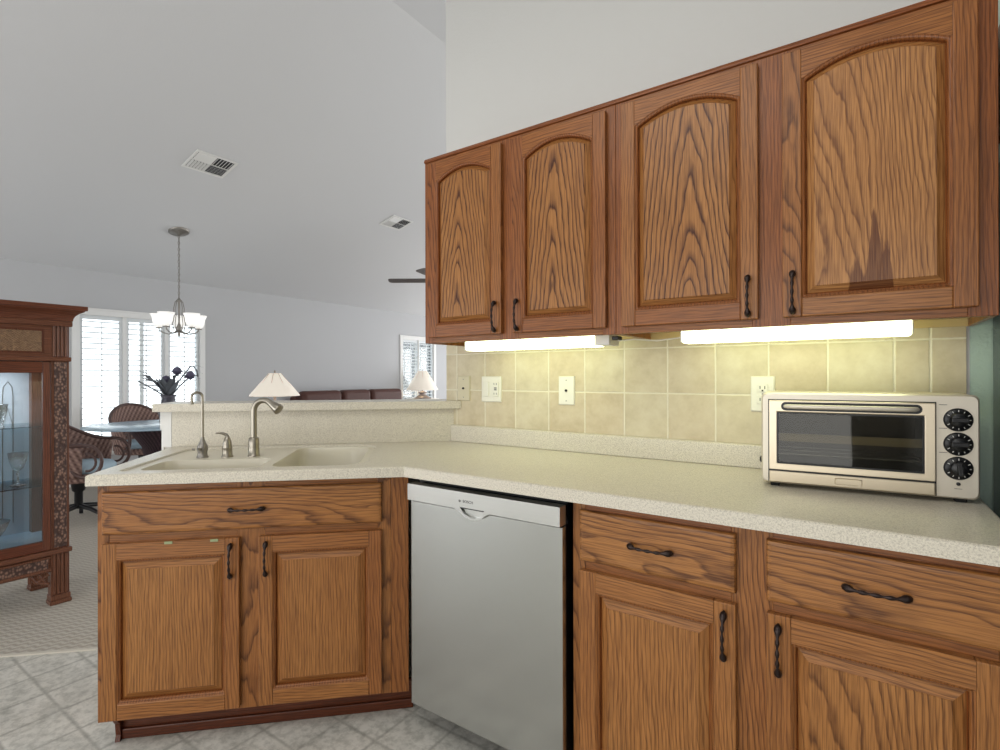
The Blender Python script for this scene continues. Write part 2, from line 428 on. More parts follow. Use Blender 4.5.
def rrect(x0, x1, y0, y1, r, n=6):
    out = []; rs = r if isinstance(r, (list, tuple)) else [r]*4
    for (cx, cy, a0), q in zip(((x1, y1, 0), (x0, y1, 90), (x0, y0, 180), (x1, y0, 270)), rs):
        sx = -1 if cx == x1 else 1; sy = -1 if cy == y1 else 1
        for k in range(n+1):
            a = math.radians(a0+90*k/n); out.append((cx+sx*q+q*math.cos(a), cy+sy*q+q*math.sin(a)))
    return out

# ------------------------------------------------------------------ room shell
WY = 1.96                      # kitchen wall face
XF = -7.2                      # far wall face
A = Vector((-1.30, 1.30, 0)); TH = math.radians(43.5)
E_ = Vector((math.cos(TH), math.sin(TH), 0)); N_ = Vector((-E_.y, E_.x, 0))
def W(a, b, z=0): p = A+E_*a+N_*b; return (p.x, p.y, z)
def W2(a, b): p = A+E_*a+N_*b; return (p.x, p.y)
RX = -2.445; RZ = 2.44+.25*(RX-XF)
def ceil_z(x): return 2.44+.25*(x-XF) if x < RX else RZ-.25*(x-RX)
YB, YE, XR = -3.2, 10.0, 1.15
# floors: the line where carpet meets vinyl runs parallel to the bar
cb = .765
l0 = W2(-4.6, cb); l1 = W2(.30, cb)
struct(MB().prism([(XR, YB), (XR, WY), (l1[0]+.0, WY), l1, l0, (l0[0], YB)], -.05, 0, 'z'), 'floor', floorm)
struct(MB().prism([l0, l1, (l1[0], WY), (XR, WY), (XR, YE), (XF-.1, YE), (XF-.1, YB), (l0[0], YB)], -.05, .002, 'z'), 'floor_carpet', carpetm)
t_ = MB(); Mx = Matrix.Translation(A) @ Matrix.Rotation(TH, 4, 'Z')
t_.box(-4.6, .1, cb-.012, cb+.006, 0, .006, M=Mx)
struct(t_, 'trim_1', plain('pale_carpet_strip', lin(206, 200, 188), .5))
# ceiling: vaulted, ridge running away from the kitchen
cl = MB()
for x0, x1 in ((XF-.12, RX), (RX, XR)):
    z0, z1 = ceil_z(x0), ceil_z(x1)
    cl.add([(x0, YB, z0), (x1, YB, z1), (x1, YE, z1), (x0, YE, z0), (x0, YB, z0+.1), (x1, YB, z1+.1), (x1, YE, z1+.1), (x0, YE, z0+.1)],
           [(0, 3, 2, 1), (4, 5, 6, 7), (0, 1, 5, 4), (1, 2, 6, 5), (2, 3, 7, 6), (3, 0, 4, 7)])
struct(cl, 'ceiling', ceilm, recalc=False)
# far wall with two window openings
w1 = (2.13, 3.42, .42, 1.93); w2 = (7.16, 8.04, .42, 1.93)
fwm = MB()
ys = [YB, w1[0], w1[1], w2[0], w2[1], YE]
for i in range(5):
    a_, b_ = ys[i], ys[i+1]
    if i in (1, 3):
        fwm.box(XF-.12, XF, a_, b_, 0, w1[2]); fwm.box(XF-.12, XF, a_, b_, w1[3], 2.46)
    else: fwm.box(XF-.12, XF, a_, b_, 0, 2.46)
struct(fwm, 'wall_far', wallm)
struct(MB().box(XF, XF+.012, YB, YE, 0.002, .10), 'baseboard_far', whitem, bevel=.003)
# kitchen wall: full height to the vaulted ceiling
wl, wr = -1.667, .262
def gable(x0, x1, y0, y1):
    pts = [(x0, 0), (x1, 0), (x1, ceil_z(x1)+.02)]
    if x0 < RX < x1: pts.append((RX, ceil_z(RX)+.02))
    pts.append((x0, ceil_z(x0)+.02))
    return MB().prism(pts, y0, y1, 'y')
struct(gable(wl, wr, WY, WY+.12), 'wall_kitchen', kwallm)
struct(gable(wr, XR, WY, WY+.12), 'wall_kitchen_right', tealm)
struct(MB().prism([(YB, 0), (YE, 0), (YE, ceil_z(XR)+.02), (YB, ceil_z(XR)+.02)], XR, XR+.1, 'x'), 'wall_right', kwallm)
struct(MB().prism([(XF-.1, 0), (XR, 0), (XR, ceil_z(XR)), (RX, RZ), (XF-.1, 2.44)], YB-.1, YB, 'y'), 'wall_behind', kwallm)
struct(MB().prism([(XF-.1, 0), (XR, 0), (XR, ceil_z(XR)), (RX, RZ), (XF-.1, 2.44)], YE, YE+.1, 'y'), 'wall_back', wallm)
# backsplash tiles (a thin layer of their own)
struct(MB().prism([(wl+.006, .93), (.254, .93), (.254, 1.40), (wl+.006, 1.40)], WY-.008, WY, 'y'), 'trim_2', tilem, bevel=.0015)

# window units: frame, sill, glass, shutters
def window(idx, y0, y1, panels, z0=.42, z1=1.93):
    f = MB(); t = .07; X = XF
    f.box(X-.02, X+.025, y0-t, y0, z0-t, z1+t); f.box(X-.02, X+.025, y1, y1+t, z0-t, z1+t)
    f.box(X-.02, X+.025, y0, y1, z1, z1+t); f.box(X-.02, X+.025, y0, y1, z0-t, z0)
    for (_, pb), (pa, __) in zip(panels[:-1], panels[1:]): f.box(X-.03, X+.02, pb+.0005, pa-.0005, z0, z1)
    f.box(X-.02, X+.032, y0-t-.01, y1+t+.01, z1+t-.012, z1+t+.012)
    o = struct(f, 'window_%d' % idx, whitem, bevel=.004)
    g = MB().box(X-.075, X-.07, y0+.001, y1-.001, z0+.001, z1-.001); g.build('window_pane', glass, o)
    mb = MB(); mb.box(X-.09, X-.06, (y0+y1)/2-.02, (y0+y1)/2+.02, z0, z1)
    mb.build('sash_bar', whitem, o)
    s = MB(); s.box(X-.02, X+.06, y0-t-.02, y1+t+.02, z0-t-.03, z0-t); s.build('window_sill', whitem, o, bevel=.004)
    for pa, pb in panels:
        p = MB(); st = .03
        p.box(X-.03, X-.004, pa, pa+st, z0, z1).box(X-.03, X-.004, pb-st, pb, z0, z1)
        p.box(X-.03, X-.004, pa+st, pb-st, z1-.045, z1).box(X-.03, X-.004, pa+st, pb-st, z0, z0+.05)
        zm = z0+.5*(z1-z0)
        z = z0+.075
        while z < z1-.06:
            Mt = Matrix.Translation((X-.017, 0, z)) @ Matrix.Rotation(math.radians(-5), 4, 'Y')
            p.box(-.028, .028, pa+st, pb-st, -.0043, .0043, M=Mt)
            z += .062
        po = p.build('shutter_panel', shutm, o)
        MB().box(X+.008, X+.016, (pa+pb)/2-.005, (pa+pb)/2+.005, z0+.08, z1-.08).build('tilt_rod', shutm, po)
window(1, w1[0], w1[1], [(2.13, 2.545), (2.585, 3.0), (3.04, 3.42)])
window(2, w2[0], w2[1], [(7.16, 7.59), (7.61, 8.04)])

# ceiling vents
CS = math.atan(.25)
def vent(loc, sx, sy, label):
    r = thing('ceiling_vent', label, 'vent', loc, 0, None, (0, -CS, 0))
    f = MB(); t = .022
    f.box(-sx/2, sx/2, -sy/2, -sy/2+t, -.008, 0).box(-sx/2, sx/2, sy/2-t, sy/2, -.008, 0)
    f.box(-sx/2, -sx/2+t, -sy/2+t, sy/2-t, -.008, 0).box(sx/2-t, sx/2, -sy/2+t, sy/2-t, -.008, 0)
    f.box(-.004, .004, -sy/2+t, sy/2-t, -.007, 0); f.box(-sx/2+t, sx/2-t, -.004, .004, -.007, 0)
    f.build('frame', whitem, r, bevel=.002)
    MB().box(-sx/2+t, sx/2-t, -sy/2+t, sy/2-t, -.0015, 0).build('duct_opening', plain('dark_duct', lin(60, 62, 66), .8), r)
    s = MB(); ix, iy = sx/2-t, sy/2-t
    for q, (ux, uy, vert) in enumerate(((-1, -1, 1), (1, -1, 0), (-1, 1, 0), (1, 1, 1))):
        cx, cy = ux*ix/2, uy*iy/2; n = 6
        for k in range(n):
            if vert:
                c = cy+(k-(n-1)/2)*iy/n; Mt = Matrix.Translation((cx, c, -.006)) @ Matrix.Rotation(math.radians(40*uy), 4, 'X')
                s.box(-ix/2+.004, ix/2-.004, -iy/n*.42, iy/n*.42, -.0007, .0007, M=Mt)
            else:
                c = cx+(k-(n-1)/2)*ix/n; Mt = Matrix.Translation((c, cy, -.006)) @ Matrix.Rotation(math.radians(-40*ux), 4, 'Y')
                s.box(-ix/n*.42, ix/n*.42, -iy/2+.004, iy/2-.004, -.0007, .0007, M=Mt)
    s.build('louvres', whitem, r)
vent((-4.64, 2.30, ceil_z(-4.64)-.001), .29, .35, 'larger white ceiling vent nearer the hanging chandelier')
vent((-4.60, 4.48, ceil_z(-4.60)-.001), .26, .33, 'smaller looking white ceiling vent farther back above the sofa')

# ------------------------------------------------------------------ cabinet doors and fronts
def handle(parent, x, z, y, vert=True, L=.118, name='handle'):
    mb = MB(); pts = []; rs = []
    N = 26
    for k in range(N+1):
        u = k/N*2-1; s = u*L/2; au = abs(u)
        off = .022*max(0, 1-au**3.2)
        r = .0036+.0012*math.cos(u*PI*5)*(au < .55)
        if au > .66: r = .0036+.005*math.sin((au-.66)/.34*PI)**.8
        if au > .985: r = .002
        pts.append((0, -off-.004, s) if vert else (s, -off-.004, 0)); rs.append(r)
    mb.tube(pts, rs, 10)
    for sg in (-1, 1):
        c = sg*L*.44
        mb.lathe([(.0045, 0), (.0055, .004), (.0035, .012)], n=10, M=Matrix.Translation((0, 0, c) if vert else (c, 0, 0)) @ Matrix.Rotation(PI/2, 4, 'X'))
    return mb.build(name, bronze, parent, (x, y, z))

def outline(x0, x1, z0, zs, za, ins, n=20):
    """closed outline, counter-clockwise seen from the front; arched when za > zs"""
    a, b, c = x0+ins, x1-ins, z0+ins
    pts = [(a, c), (b, c)]
    for k in range(n+1):
        u = k/n; x = b+(a-b)*u
        v = (x-(x0+x1)/2)/((x1-x0)/2)
        base = zs+(za-zs)*max(0, (1-v*v))
        pts.append((x, base-ins))
    return pts

def door(parent, x0, x1, z0, z1, y, arch=False, hand=None, hz=None, tone=.45, stile=.052, rail=.055, ptone=0., pamp=1., pmat=None):
    w_, h = x1-x0, z1-z0; t = .02
    st = stile; o0, o1, q0 = st, w_-st, rail
    bv = .028 if arch else .033
    if arch: zs, za = h-.082, h-.036
    else: zs = za = h-rail
    f = MB(); e = .0035
    def bx(a, b, c, d, g, tn):
        f.box(a, b, -t, 0, c, d, g=g, tone=tn)
    bx(0, o0, 0, h, (rseed(), 0, random.choice((0, .15, .5))), tone+random.uniform(-.2, .25)); bx(o1, w_, 0, h, (rseed(), 0, random.choice((0, .1, .25))), tone+random.uniform(-.2, .25))
    bx(o0, o1, 0, q0, (rseed(), 1, 0), tone+random.uniform(-.2, .2))
    # top rail, arched underside
    g = (rseed(), 1, 0); ol = outline(o0, o1, q0, zs, za, 0)[2:]
    f.prism([(o1, h)]+[(o0, h)]+[(x, z) for x, z in reversed(ol)], -t, 0, 'y', g=g, tone=tone)
    # moulding running round the opening
    def L(ins, yy): return [(x, yy, z) for x, z in outline(o0, o1, q0, zs, za, ins)]
    f.loops([L(0, -t+.001), L(.003, -t+.003), L(.006, -t+.0035), L(.009, -t+.008), L(.009, -.004)], g=(rseed(), 0, 0), tone=min(1, tone+.25), cap1=False)
    d = f.build('door', oak, parent, (x0, y, z0), bevel=.0028, seg=2)
    # raised panel
    cx = w_/2; pl_ = MB()
    def Lp(ins, yy): return [(x-cx, yy, z) for x, z in outline(o0, o1, q0, zs, za, ins)]
    g = (rseed(), 0, pamp)
    pl_.loops([Lp(.0085, -.004), Lp(.0125, -.0055)], g=g, tone=1., cap1=False)
    pl_.loops([Lp(.0125, -.0055), Lp(bv, -.0165)], g=(g[0]+2, 0, 0), tone=ptone+.2, cap1=False, gk=lambda k: (g[0]+2, 0 if k in (1, len(outline(0, 1, 0, 1, 1, 0))-1) else 1, 0))
    pl_.loops([Lp(bv, -.0165), Lp(bv+.0015, -.0185)], g=g, tone=ptone+.1)
    pl_.build('panel', pmat or oak, d, (cx, 0, 0))
    if hand: handle(d, w_-.025 if hand == 'R' else .025, hz-z0, -t)
    return d
def drawer(parent, x0, x1, z0, z1, y, name='drawer', tone=.15):
    f = MB(); w_, h = x1-x0, z1-z0; t = .02; e = .011
    def R(i, yy): return [(i, yy, i), (w_-i, yy, i), (w_-i, yy, h-i), (i, yy, h-i)]
    f.loops([R(0, 0), R(0, -t+.006), R(.003, -t+.002), R(e, -t)], g=(rseed(), 1, .45), tone=tone)
    f.v = [(x-w_/2, yy, z-h/2) for x, yy, z in f.v]
    d = f.build(name, oak, parent, ((x0+x1)/2, y, (z0+z1)/2), bevel=.001)
    handle(d, 0, 0, -t, False)
    return d

# ------------------------------------------------------------------ upper cabinets
def upper(x0, x1, doors, label, name='wall_cabinet'):
    r = thing(name, label, 'cabinet', (x0, 1.65, 1.366)); w_ = x1-x0; H = 2.138-1.366; d = WY-1.65-.0015
    b = MB(); s = .012
    b.box(0, s, 0, d, 0, H, g=(rseed(), 0, 0), tone=.5).box(w_-s, w_, 0, d, 0, H, g=(rseed(), 0, 0), tone=.5)
    b.box(s, w_-s, 0, d, H-.02, H, g=(rseed(), 1, 0)).box(s, w_-s, d-.006, d, .03, H-.02)
    b.build('body', oak, r)
    MB().box(s, w_-s, 0, d-.006, .022, .03).box(s, w_-s, d-.016, d-.006, 0, .022).build('underside', lightwood, r)
    f = MB(); y0, y1 = -.02, 0
    xs = [0]+[v for dd in doors for v in dd]+[w_]
    k = .018
    edges = [(0, doors[0][0]+k)]+[(doors[i][1]-k, doors[i+1][0]+k) for i in range(len(doors)-1)]+[(doors[-1][1]-k, w_)]
    for a, c in edges: f.box(a, c, y0, y1, 0, H, g=(rseed(), 0, 0), tone=.85)
    for (a, _), (c, __) in zip([(e[1], 0) for e in edges[:-1]], [(e[0], 0) for e in edges[1:]]):
        f.box(a, c, y0, y1, 0, .04, g=(rseed(), 1, 0), tone=.6); f.box(a, c, y0, y1, H-.05, H, g=(rseed(), 1, 0), tone=.7)
    f.build('face_frame', oak, r, bevel=.0012)
    m_ = MB(); m_.prism([(-.026, H-.012), (-.026, H-.006), (-.022, H+.003), (0, H+.003), (0, H-.0), (-.0201, H-.0), (-.0201, H-.014)], 0, w_, 'x', g=(3, 1, 0), tone=1)
    m_.v = [p for p in m_.v]
    m_.build('top_moulding', oak, r)
    return r
U1 = upper(-1.503, -.656, [(.03, .40), (.45, .819)], 'oak wall cabinet on the left with two narrower arched doors')
U2 = upper(-.655, .269, [(.025, .427), (.487, .888)], 'oak wall cabinet on the right with two wider arched doors above the toaster oven')
for r, x0, dd in ((U1, -1.503, [(-1.473, -1.103, 'R', .55), (-1.053, -.684, 'L', .5)]), (U2, -.655, [(-.630, -.228, 'R', .42), (-.168, .233, 'L', .42)])):
    for a, b, h_, tn in dd:
        door(r, a-x0, b-x0, 1.388-1.366, 2.108-1.366, -.02, True, h_, .087, tn+.1, .046, .05, 0., .35 if a > -.2 else 1., oak_figured if a > -.2 else None)
# cabinet over the refrigerator
r = thing('refrigerator_cabinet', 'oak cabinet high above the black refrigerator at the right edge', 'cabinet', (.306, 1.30, 1.865))
b = MB(); b.box(0, .70, .02, .655, 0, .27, g=(rseed(), 1, 0), tone=.6); b.build('body', oak, r)
b = MB(); b.box(0, .70, 0, .02, 0, .27, g=(rseed(), 1, 0), tone=.5); b.build('face_frame', oak, r)
door(r, .02, .34, .02, .25, 0, False, None, 0); door(r, .36, .68, .02, .25, 0, False, None, 0)
# refrigerator
r = thing('refrigerator', 'glossy black refrigerator standing past the right end of the counter', 'refrigerator', (.306, 1.22, 0))
MB().box(0, .72, .06, .72, .02, 1.79).build('body', blackgloss, r, bevel=.01, seg=3)
for a, c in ((.002, .355), (.36, .718)):
    dd = MB().box(a, c, 0, .055, .06, 1.785).build('door', blackgloss, r, bevel=.008, seg=3)
    hx = .32 if a < .1 else .40
    MB().tube([(hx, 0, .7), (hx, -.045, .73), (hx, -.05, 1.1), (hx, -.045, 1.45), (hx, 0, 1.48)], .012, 10).build('handle', blackgloss, dd)
MB().box(.02, .70, .08, .70, 0, .02).build('foot_rail', rubber, r)

# under-cabinet lights
def lightbar(x0, x1, label, tail):
    r = thing('under_cabinet_light', label, 'light', (x0, 1.715, 1.333)); w_ = x1-x0
    MB().box(0, w_+tail, .0, .10, .044, .054).box(w_, w_+tail, .0, .09, .004, .044).box(-.006, 0, .0, .09, .004, .044).build('housing', whitem, r, bevel=.002)
    d_ = MB(); pr = [(0, .044), (0, .012), (.01, .002), (.08, .002), (.09, .012), (.09, .044)]
    d_.prism(pr, 0, w_, 'x'); d_.build('diffuser', tubem, r)
    return r
lightbar(-1.355, -.770, 'shorter lit fluorescent bar under the left oak wall cabinet', .055)
lightbar(-.466, .117, 'longer looking lit fluorescent bar under the right cabinet above the toaster oven', .004)
cb_ = MB(); cb_.tube([(-.705, 1.74, 1.362), (-.69, 1.74, 1.352), (-.64, 1.76, 1.356), (-.57, 1.79, 1.350), (-.50, 1.79, 1.356), (-.468, 1.77, 1.36)], .003, 6)
tag(cb_.build('light_cable', plasticm), 'thin pale cable under the cabinet between the two lit bars', 'cable')
o = MB().box(-.70, -.675, 1.70, 1.735, 1.352, 1.3655).build('cable_clip', blackm, bevel=.003); tag(o, 'small black clip under the wall cabinet beside the left light bar', 'clip')

# wall plates
def plate(x, z, wd, ht, mat, label, kind):
    r = thing('outlet_plate' if kind == 'duplex' else 'wall_plate', label, 'outlet' if kind == 'duplex' else 'wall plate', (x, WY-.008, z))
    p = MB(); p.loops([[(a, yy, c) for a, c in ((-wd/2+i, -ht/2+i), (wd/2-i, -ht/2+i), (wd/2-i, ht/2-i), (-wd/2+i, ht/2-i))] for i, yy in ((0, 0), (0, -.003), (.004, -.006))])
    p.build('cover', mat, r)
    if kind == 'hole':
        MB().lathe([(.005, 0), (.005, .008)], n=12, M=Matrix.Translation((0, -.004, 0)) @ Matrix.Rotation(PI/2, 4, 'X')).build('jack', holem, r)
        for s in (-1, 1): MB().lathe([(.0025, 0), (.0025, .0025)], n=8, M=Matrix.Translation((0, -.0055, s*ht*.36)) @ Matrix.Rotation(PI/2, 4, 'X')).build('screw', pewter, r)
    if kind == 'duplex':
        for s in (-1, 1):
            q = MB().box(-.017, .017, -.009, -.005, s*.02-.014, s*.02+.014).build('socket', mat, r, bevel=.004, seg=3)
            MB().box(-.0085, -.006, -.0096, -.0088, s*.02-.003, s*.02+.007).box(.006, .0085, -.0096, -.0088, s*.02-.003, s*.02+.007).box(-.0025, .0025, -.0096, -.0088, s*.02-.011, s*.02-.006).build('slots', holem, q)
        MB().lathe([(.003, 0), (.003, .002)], n=8, M=Matrix.Translation((0, -.0055, 0)) @ Matrix.Rotation(PI/2, 4, 'X')).build('screw', pewter, r)
    if kind == 'gfci':
        q = MB().box(-.043, -.011, -.010, -.005, -.034, .034).build('rocker_switch', mat, r, bevel=.003)
        q = MB().box(.011, .043, -.010, -.005, -.034, .034).build('socket', mat, r, bevel=.003)
        s_ = MB()
        for s in (-1, 1): s_.box(.018, .0205, -.0107, -.0098, s*.022-.003, s*.022+.006).box(.031, .0335, -.0107, -.0098, s*.022-.003, s*.022+.006)
        s_.box(.02, .034, -.0112, -.0098, -.005, .000).box(.02, .034, -.0112, -.0098, .003, .008)
        s_.build('slots', plain('grey_slots', lin(90, 90, 88), .6), q)
plate(-1.550, 1.170, .074, .118, almondm, 'almond blank wall plate with one jack, nearest the bar', 'hole')
plate(-1.388, 1.168, .112, .118, plasticm, 'white double wall plate with switch and socket', 'gfci')
plate(-1.002, 1.167, .074, .120, plasticm, 'white single wall plate with a centre jack under the left light', 'hole')
plate(-.263, 1.166, .074, .120, plasticm, 'white duplex outlet partly behind the toaster oven', 'duplex')

# ------------------------------------------------------------------ base cabinets
# 36 inch base on the straight run
r = thing('base_cabinet', 'oak base cabinet with two drawers and two doors right of the dishwasher', 'cabinet', (-.672, 1.345, 0)); BW = .672+.255
BC = r
b = MB(); b.box(0, .012, .02, .60, .10, .876, g=(rseed(), 0, 0), tone=.5).box(BW-.012, BW, .02, .60, .10, .876, g=(rseed(), 0, 0), tone=.5).box(.012, BW-.012, .02, .60, .10, .115).box(.012, BW-.012, .588, .60, .115, .876)
b.box(0, BW, .075, .085, 0.0, .10)
b.build('body', oak, r)
f = MB(); k = .018
xs = [(0, .028+.012), (.434-.012, .499+.012), (.907-.014, BW)]
for a, c in xs: f.box(a, c, 0, .02, .10, .876, g=(rseed(), 0, .5), tone=.4)
for a, c in ((xs[0][1], xs[1][0]), (xs[1][1], xs[2][0])):
    f.box(a, c, 0, .02, .10, .135, g=(rseed(), 1, 0), tone=.6); f.box(a, c, 0, .02, .67, .73, g=(rseed(), 1, 0), tone=.6); f.box(a, c, 0, .02, .84, .876, g=(rseed(), 1, 0), tone=.8)
f.build('face_frame', oak, r, bevel=.0012)
for a, c in ((.028, .434), (.499, .907)):
    drawer(r, a, c, .712, .853, 0)
    door(r, a, c, .115, .686, 0, False, 'R' if a < .1 else 'L', .61, .3, .05, .056, 0., .12 if a < .1 else .4)
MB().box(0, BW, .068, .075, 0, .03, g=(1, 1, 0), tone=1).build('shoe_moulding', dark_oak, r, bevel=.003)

# sink base at 45 degrees
r = thing('sink_base_cabinet', 'oak sink base cabinet with one wide false drawer above two doors', 'cabinet', W(0, .055), TH+math.radians(.8))
b = MB(); b.box(-.985, -.973, .02, .60, .10, .876, g=(rseed(), 0, 0), tone=.5).box(-.04, -.028, .02, .60, .10, .876).box(-.973, -.04, .02, .60, .10, .115).box(-.973, -.04, .588, .60, .115, .876)
b.build('body', oak, r)
f = MB()
for a, c in ((-.985, -.95), (-.56, -.47), (-.093, -.048)): f.box(a, c, 0, .02, .10, .876, g=(rseed(), 0, .5), tone=.4)
for a, c in ((-.95, -.56), (-.47, -.093)): f.box(a, c, 0, .02, .10, .13, g=(rseed(), 1, 0), tone=.5); f.box(a, c, 0, .02, .67, .73, g=(rseed(), 1, 0), tone=.5); f.box(a, c, 0, .02, .84, .876, g=(rseed(), 1, 0), tone=.5)
f.build('face_frame', oak, r, bevel=.0012)
MB().box(-.047, .014, -.002, .02, .10, .876, g=(rseed(), 0, .2), tone=.55).build('corner_filler', oak, r, bevel=.0015)
drawer(r, -.965, -.079, .714, .853, 0, 'false_drawer', .2)
door(r, -.965, -.548, .112, .686, 0, False, 'R', .612, .4, .045, .052, 0., .05)
door(r, -.487, -.079, .112, .686, 0, False, 'L', .612, .4, .045, .052, .1, .0)
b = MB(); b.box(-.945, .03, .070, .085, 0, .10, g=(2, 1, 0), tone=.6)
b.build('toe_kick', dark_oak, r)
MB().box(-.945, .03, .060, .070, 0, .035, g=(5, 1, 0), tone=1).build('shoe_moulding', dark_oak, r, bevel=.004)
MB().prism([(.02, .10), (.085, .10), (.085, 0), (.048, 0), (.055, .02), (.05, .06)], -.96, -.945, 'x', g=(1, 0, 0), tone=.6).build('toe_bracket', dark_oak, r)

# countertop in one continuous piece, with the hole for the integrated sink
rim = rrect(-.945, -.135, .072, .63, [.11, .05, .02, .10], 8)
LB = W2(-1.048, .70); aW = (WY-.002-1.30-.7*N_.y)/E_.y
ct = MB()
outer = [W2(-1.005, .012), (A.x, A.y), (.262, 1.30), (.262, WY-.009), W2((WY-.009-1.30-.6985*N_.y)/E_.y, .6985), W2(-1.045, .6985)]
rimw = [W2(*p) for p in rim]
Z1, Z0 = .914, .878
def inset(poly, d):
    n = len(poly); out = []
    for i in range(n):
        p0, p1, p2 = Vector(poly[i-1]), Vector(poly[i]), Vector(poly[(i+1) % n])
        d1 = (p1-p0).normalized(); d2 = (p2-p1).normalized(); n1 = Vector((-d1.y, d1.x)); n2 = Vector((-d2.y, d2.x))
        b = (n1+n2).normalized(); out.append(tuple(p1+b*d/max(.3, b.dot(n1))))
    return out
def lift(poly, z): return [(p[0], p[1], z) for p in poly]
i1 = inset(outer, .0015); i2 = inset(outer, .006)
ct.loops([lift(outer, Z0), lift(outer, Z1-.007), lift(i1, Z1-.003), lift(i2, Z1)], cap1=False)
ct.holes(i2, [rimw], Z1); ct.holes(outer, [rimw], Z0)
ct.loops([lift(rimw, Z1), lift([W2(*p) for p in rrect(-.941, -.139, .076, .626, [.11, .05, .02, .10], 8)], Z1-.005), lift([W2(*p) for p in rrect(-.941, -.139, .076, .626, [.11, .05, .02, .10], 8)], Z0)], cap1=False)
tag(ct.build('countertop', solid, recalc=True), 'beige speckled countertop running from the sink to the toaster oven', 'countertop')
MB_s = MB(); MB_s.box(-1.620, .258, WY-.026, WY-.0085, .9145, .992)
tag(MB_s.build('backsplash_strip', solid, bevel=.003), 'low speckled backsplash strip on the back of the counter under the tiles', 'backsplash')
# sink
rs_ = thing('sink', 'cream double-bowl sink moulded into the countertop beside the bar', 'sink', (A.x, A.y, 0), TH)
s_ = MB(); O_ = rrect(-.940, -.140, .077, .625, [.109, .049, .02, .099], 8)
bowlR = rrect(-.475, -.165, .11, .60, [.09, .05, .05, .07], 6); bowlL = rrect(-.905, -.515, .105, .325, [.05, .05, .05, .05], 6)
ZD = .9075
s_.holes(O_, [bowlR, bowlL], ZD)
s_.loops([lift(O_, ZD), lift(O_, .880)], cap1=False)
for bl, dp in ((bowlR, .19), (bowlL, .15)):
    cx = sum(p[0] for p in bl)/len(bl); cy = sum(p[1] for p in bl)/len(bl)
    def sc_(k): return [(cx+(p[0]-cx)*k, cy+(p[1]-cy)*k) for p in bl]
    s_.loops([lift(bl, ZD), lift(sc_(.985), ZD-.006), lift(sc_(.965), ZD-.03), lift(sc_(.92), ZD-dp+.03), lift(sc_(.84), ZD-dp)], smooth=True)
so = s_.build('basin', bowlm, rs_, recalc=False)
for (dx, dy, dz) in ((-.32, .35, ZD-.19), (-.71, .215, ZD-.15)):
    MB().lathe([(.0, .0005), (.02, .0005), (.022, .003), (.042, .003), (.044, .001)], (dx, dy, dz), 20, cap=False).build('drain', chromem, rs_)

# bar wall and cap
def clipwall(b0, b1, gap):
    """bar outline in plan, butted against the kitchen wall face and its end"""
    y = WY-gap; xe = wl-gap
    a0 = (y-1.30-b0*N_.y)/E_.y
    p_end = []
    # back edge b1: does it hit the wall end (x = xe)?
    aX = (xe-A.x-b1*N_.x)/E_.x; yy = 1.30+E_.y*aX+N_.y*b1
    front = W2(a0, b0)
    if front[0] > xe: p_end = [front, (xe, y), (xe, yy)]
    return p_end
sh = clipwall(.70, .82, 0)
bw = MB(); bw.prism([W2(-1.075, .70)]+sh+[W2(-1.075, .82)], 0, 1.073, 'z')
struct(bw, 'wall_bar', paint('bar_wall_paint', lin(224, 222, 216)))
bf = MB(); a1 = (WY-.0005-1.30-.699*N_.y)/E_.y
bf.prism([W2(-1.040, .688), W2((WY-.009-1.30-.688*N_.y)/E_.y, .688), W2((WY-.009-1.30-.6995*N_.y)/E_.y, .6995), W2(-1.040, .6995)], .9145, 1.0725, 'z')
tag(bf.build('bar_backsplash', solid, bevel=.001), 'tall speckled backsplash panel behind the sink under the bar top', 'backsplash')
ec = thing('bar_end_trim', 'white painted trim board on the left end of the bar wall', 'trim', (A.x, A.y, 0), TH)
MB().box(-1.090, -1.0755, .69, .83, .99, 1.0725).build('upper_block', whitem, ec, bevel=.003)
MB().box(-1.086, -1.0755, .695, .825, .0, .99).build('end_board', whitem, ec, bevel=.002)
MB().box(-1.0755, -1.041, .6875, .6995, .9145, 1.0725).build('return_strip', whitem, ec, bevel=.001)
cp = MB(); sh2 = clipwall(.655, .90, .0095)
cp.prism([W2(-1.107, .655)]+sh2+[W2(-1.107, .90)], 1.0735, 1.1085, 'z')
tag(cp.build('bar_counter', solid, bevel=.005, seg=3), 'raised beige speckled bar top behind the sink', 'bar top')

# ------------------------------------------------------------------ faucets
def arc(c, r, a0, a1, n, d):
    """points on an arc in the vertical plane that contains direction d"""
    return [Vector(c)+Vector((d[0]*math.cos(a)*r, d[1]*math.cos(a)*r, math.sin(a)*r)) for a in [math.radians(a0+(a1-a0)*k/n) for k in range(n+1)]]
ZS = ZD
r = thing('kitchen_faucet', 'tall brushed nickel gooseneck faucet, the rightmost fixture at the sink', 'faucet', W(-.605, .385, ZS), TH)
MB().lathe([(.0235, 0), (.0235, .004), (.0215, .006), (.0205, .04), (.0195, .072), (.017, .075), (.0135, .077)], n=24).build('base', nickel, r)
dd = (math.cos(math.radians(-22)), math.sin(math.radians(-22)))
pts = [(0, 0, .07), (0, 0, .10), (0, 0, .13), (0, 0, .165)]+[tuple(p) for p in arc((dd[0]*.046, dd[1]*.046, .180), .046, 180, 52, 14, dd)]
MB().tube(pts, .0115, 14).build('spout', nickel, r)
e0 = Vector(pts[-1]); tdir = (Vector(pts[-1])-Vector(pts[-2])).normalized()
q_ = tdir.to_track_quat('Z', 'Y').to_matrix().to_4x4()
MB().lathe([(.0125, -.004), (.013, .006), (.0175, .028), (.022, .046), (.0215, .05), (.016, .052), (0.002, .052)], n=20, M=Matrix.Translation(e0) @ q_).build('spray_head', nickel, r)
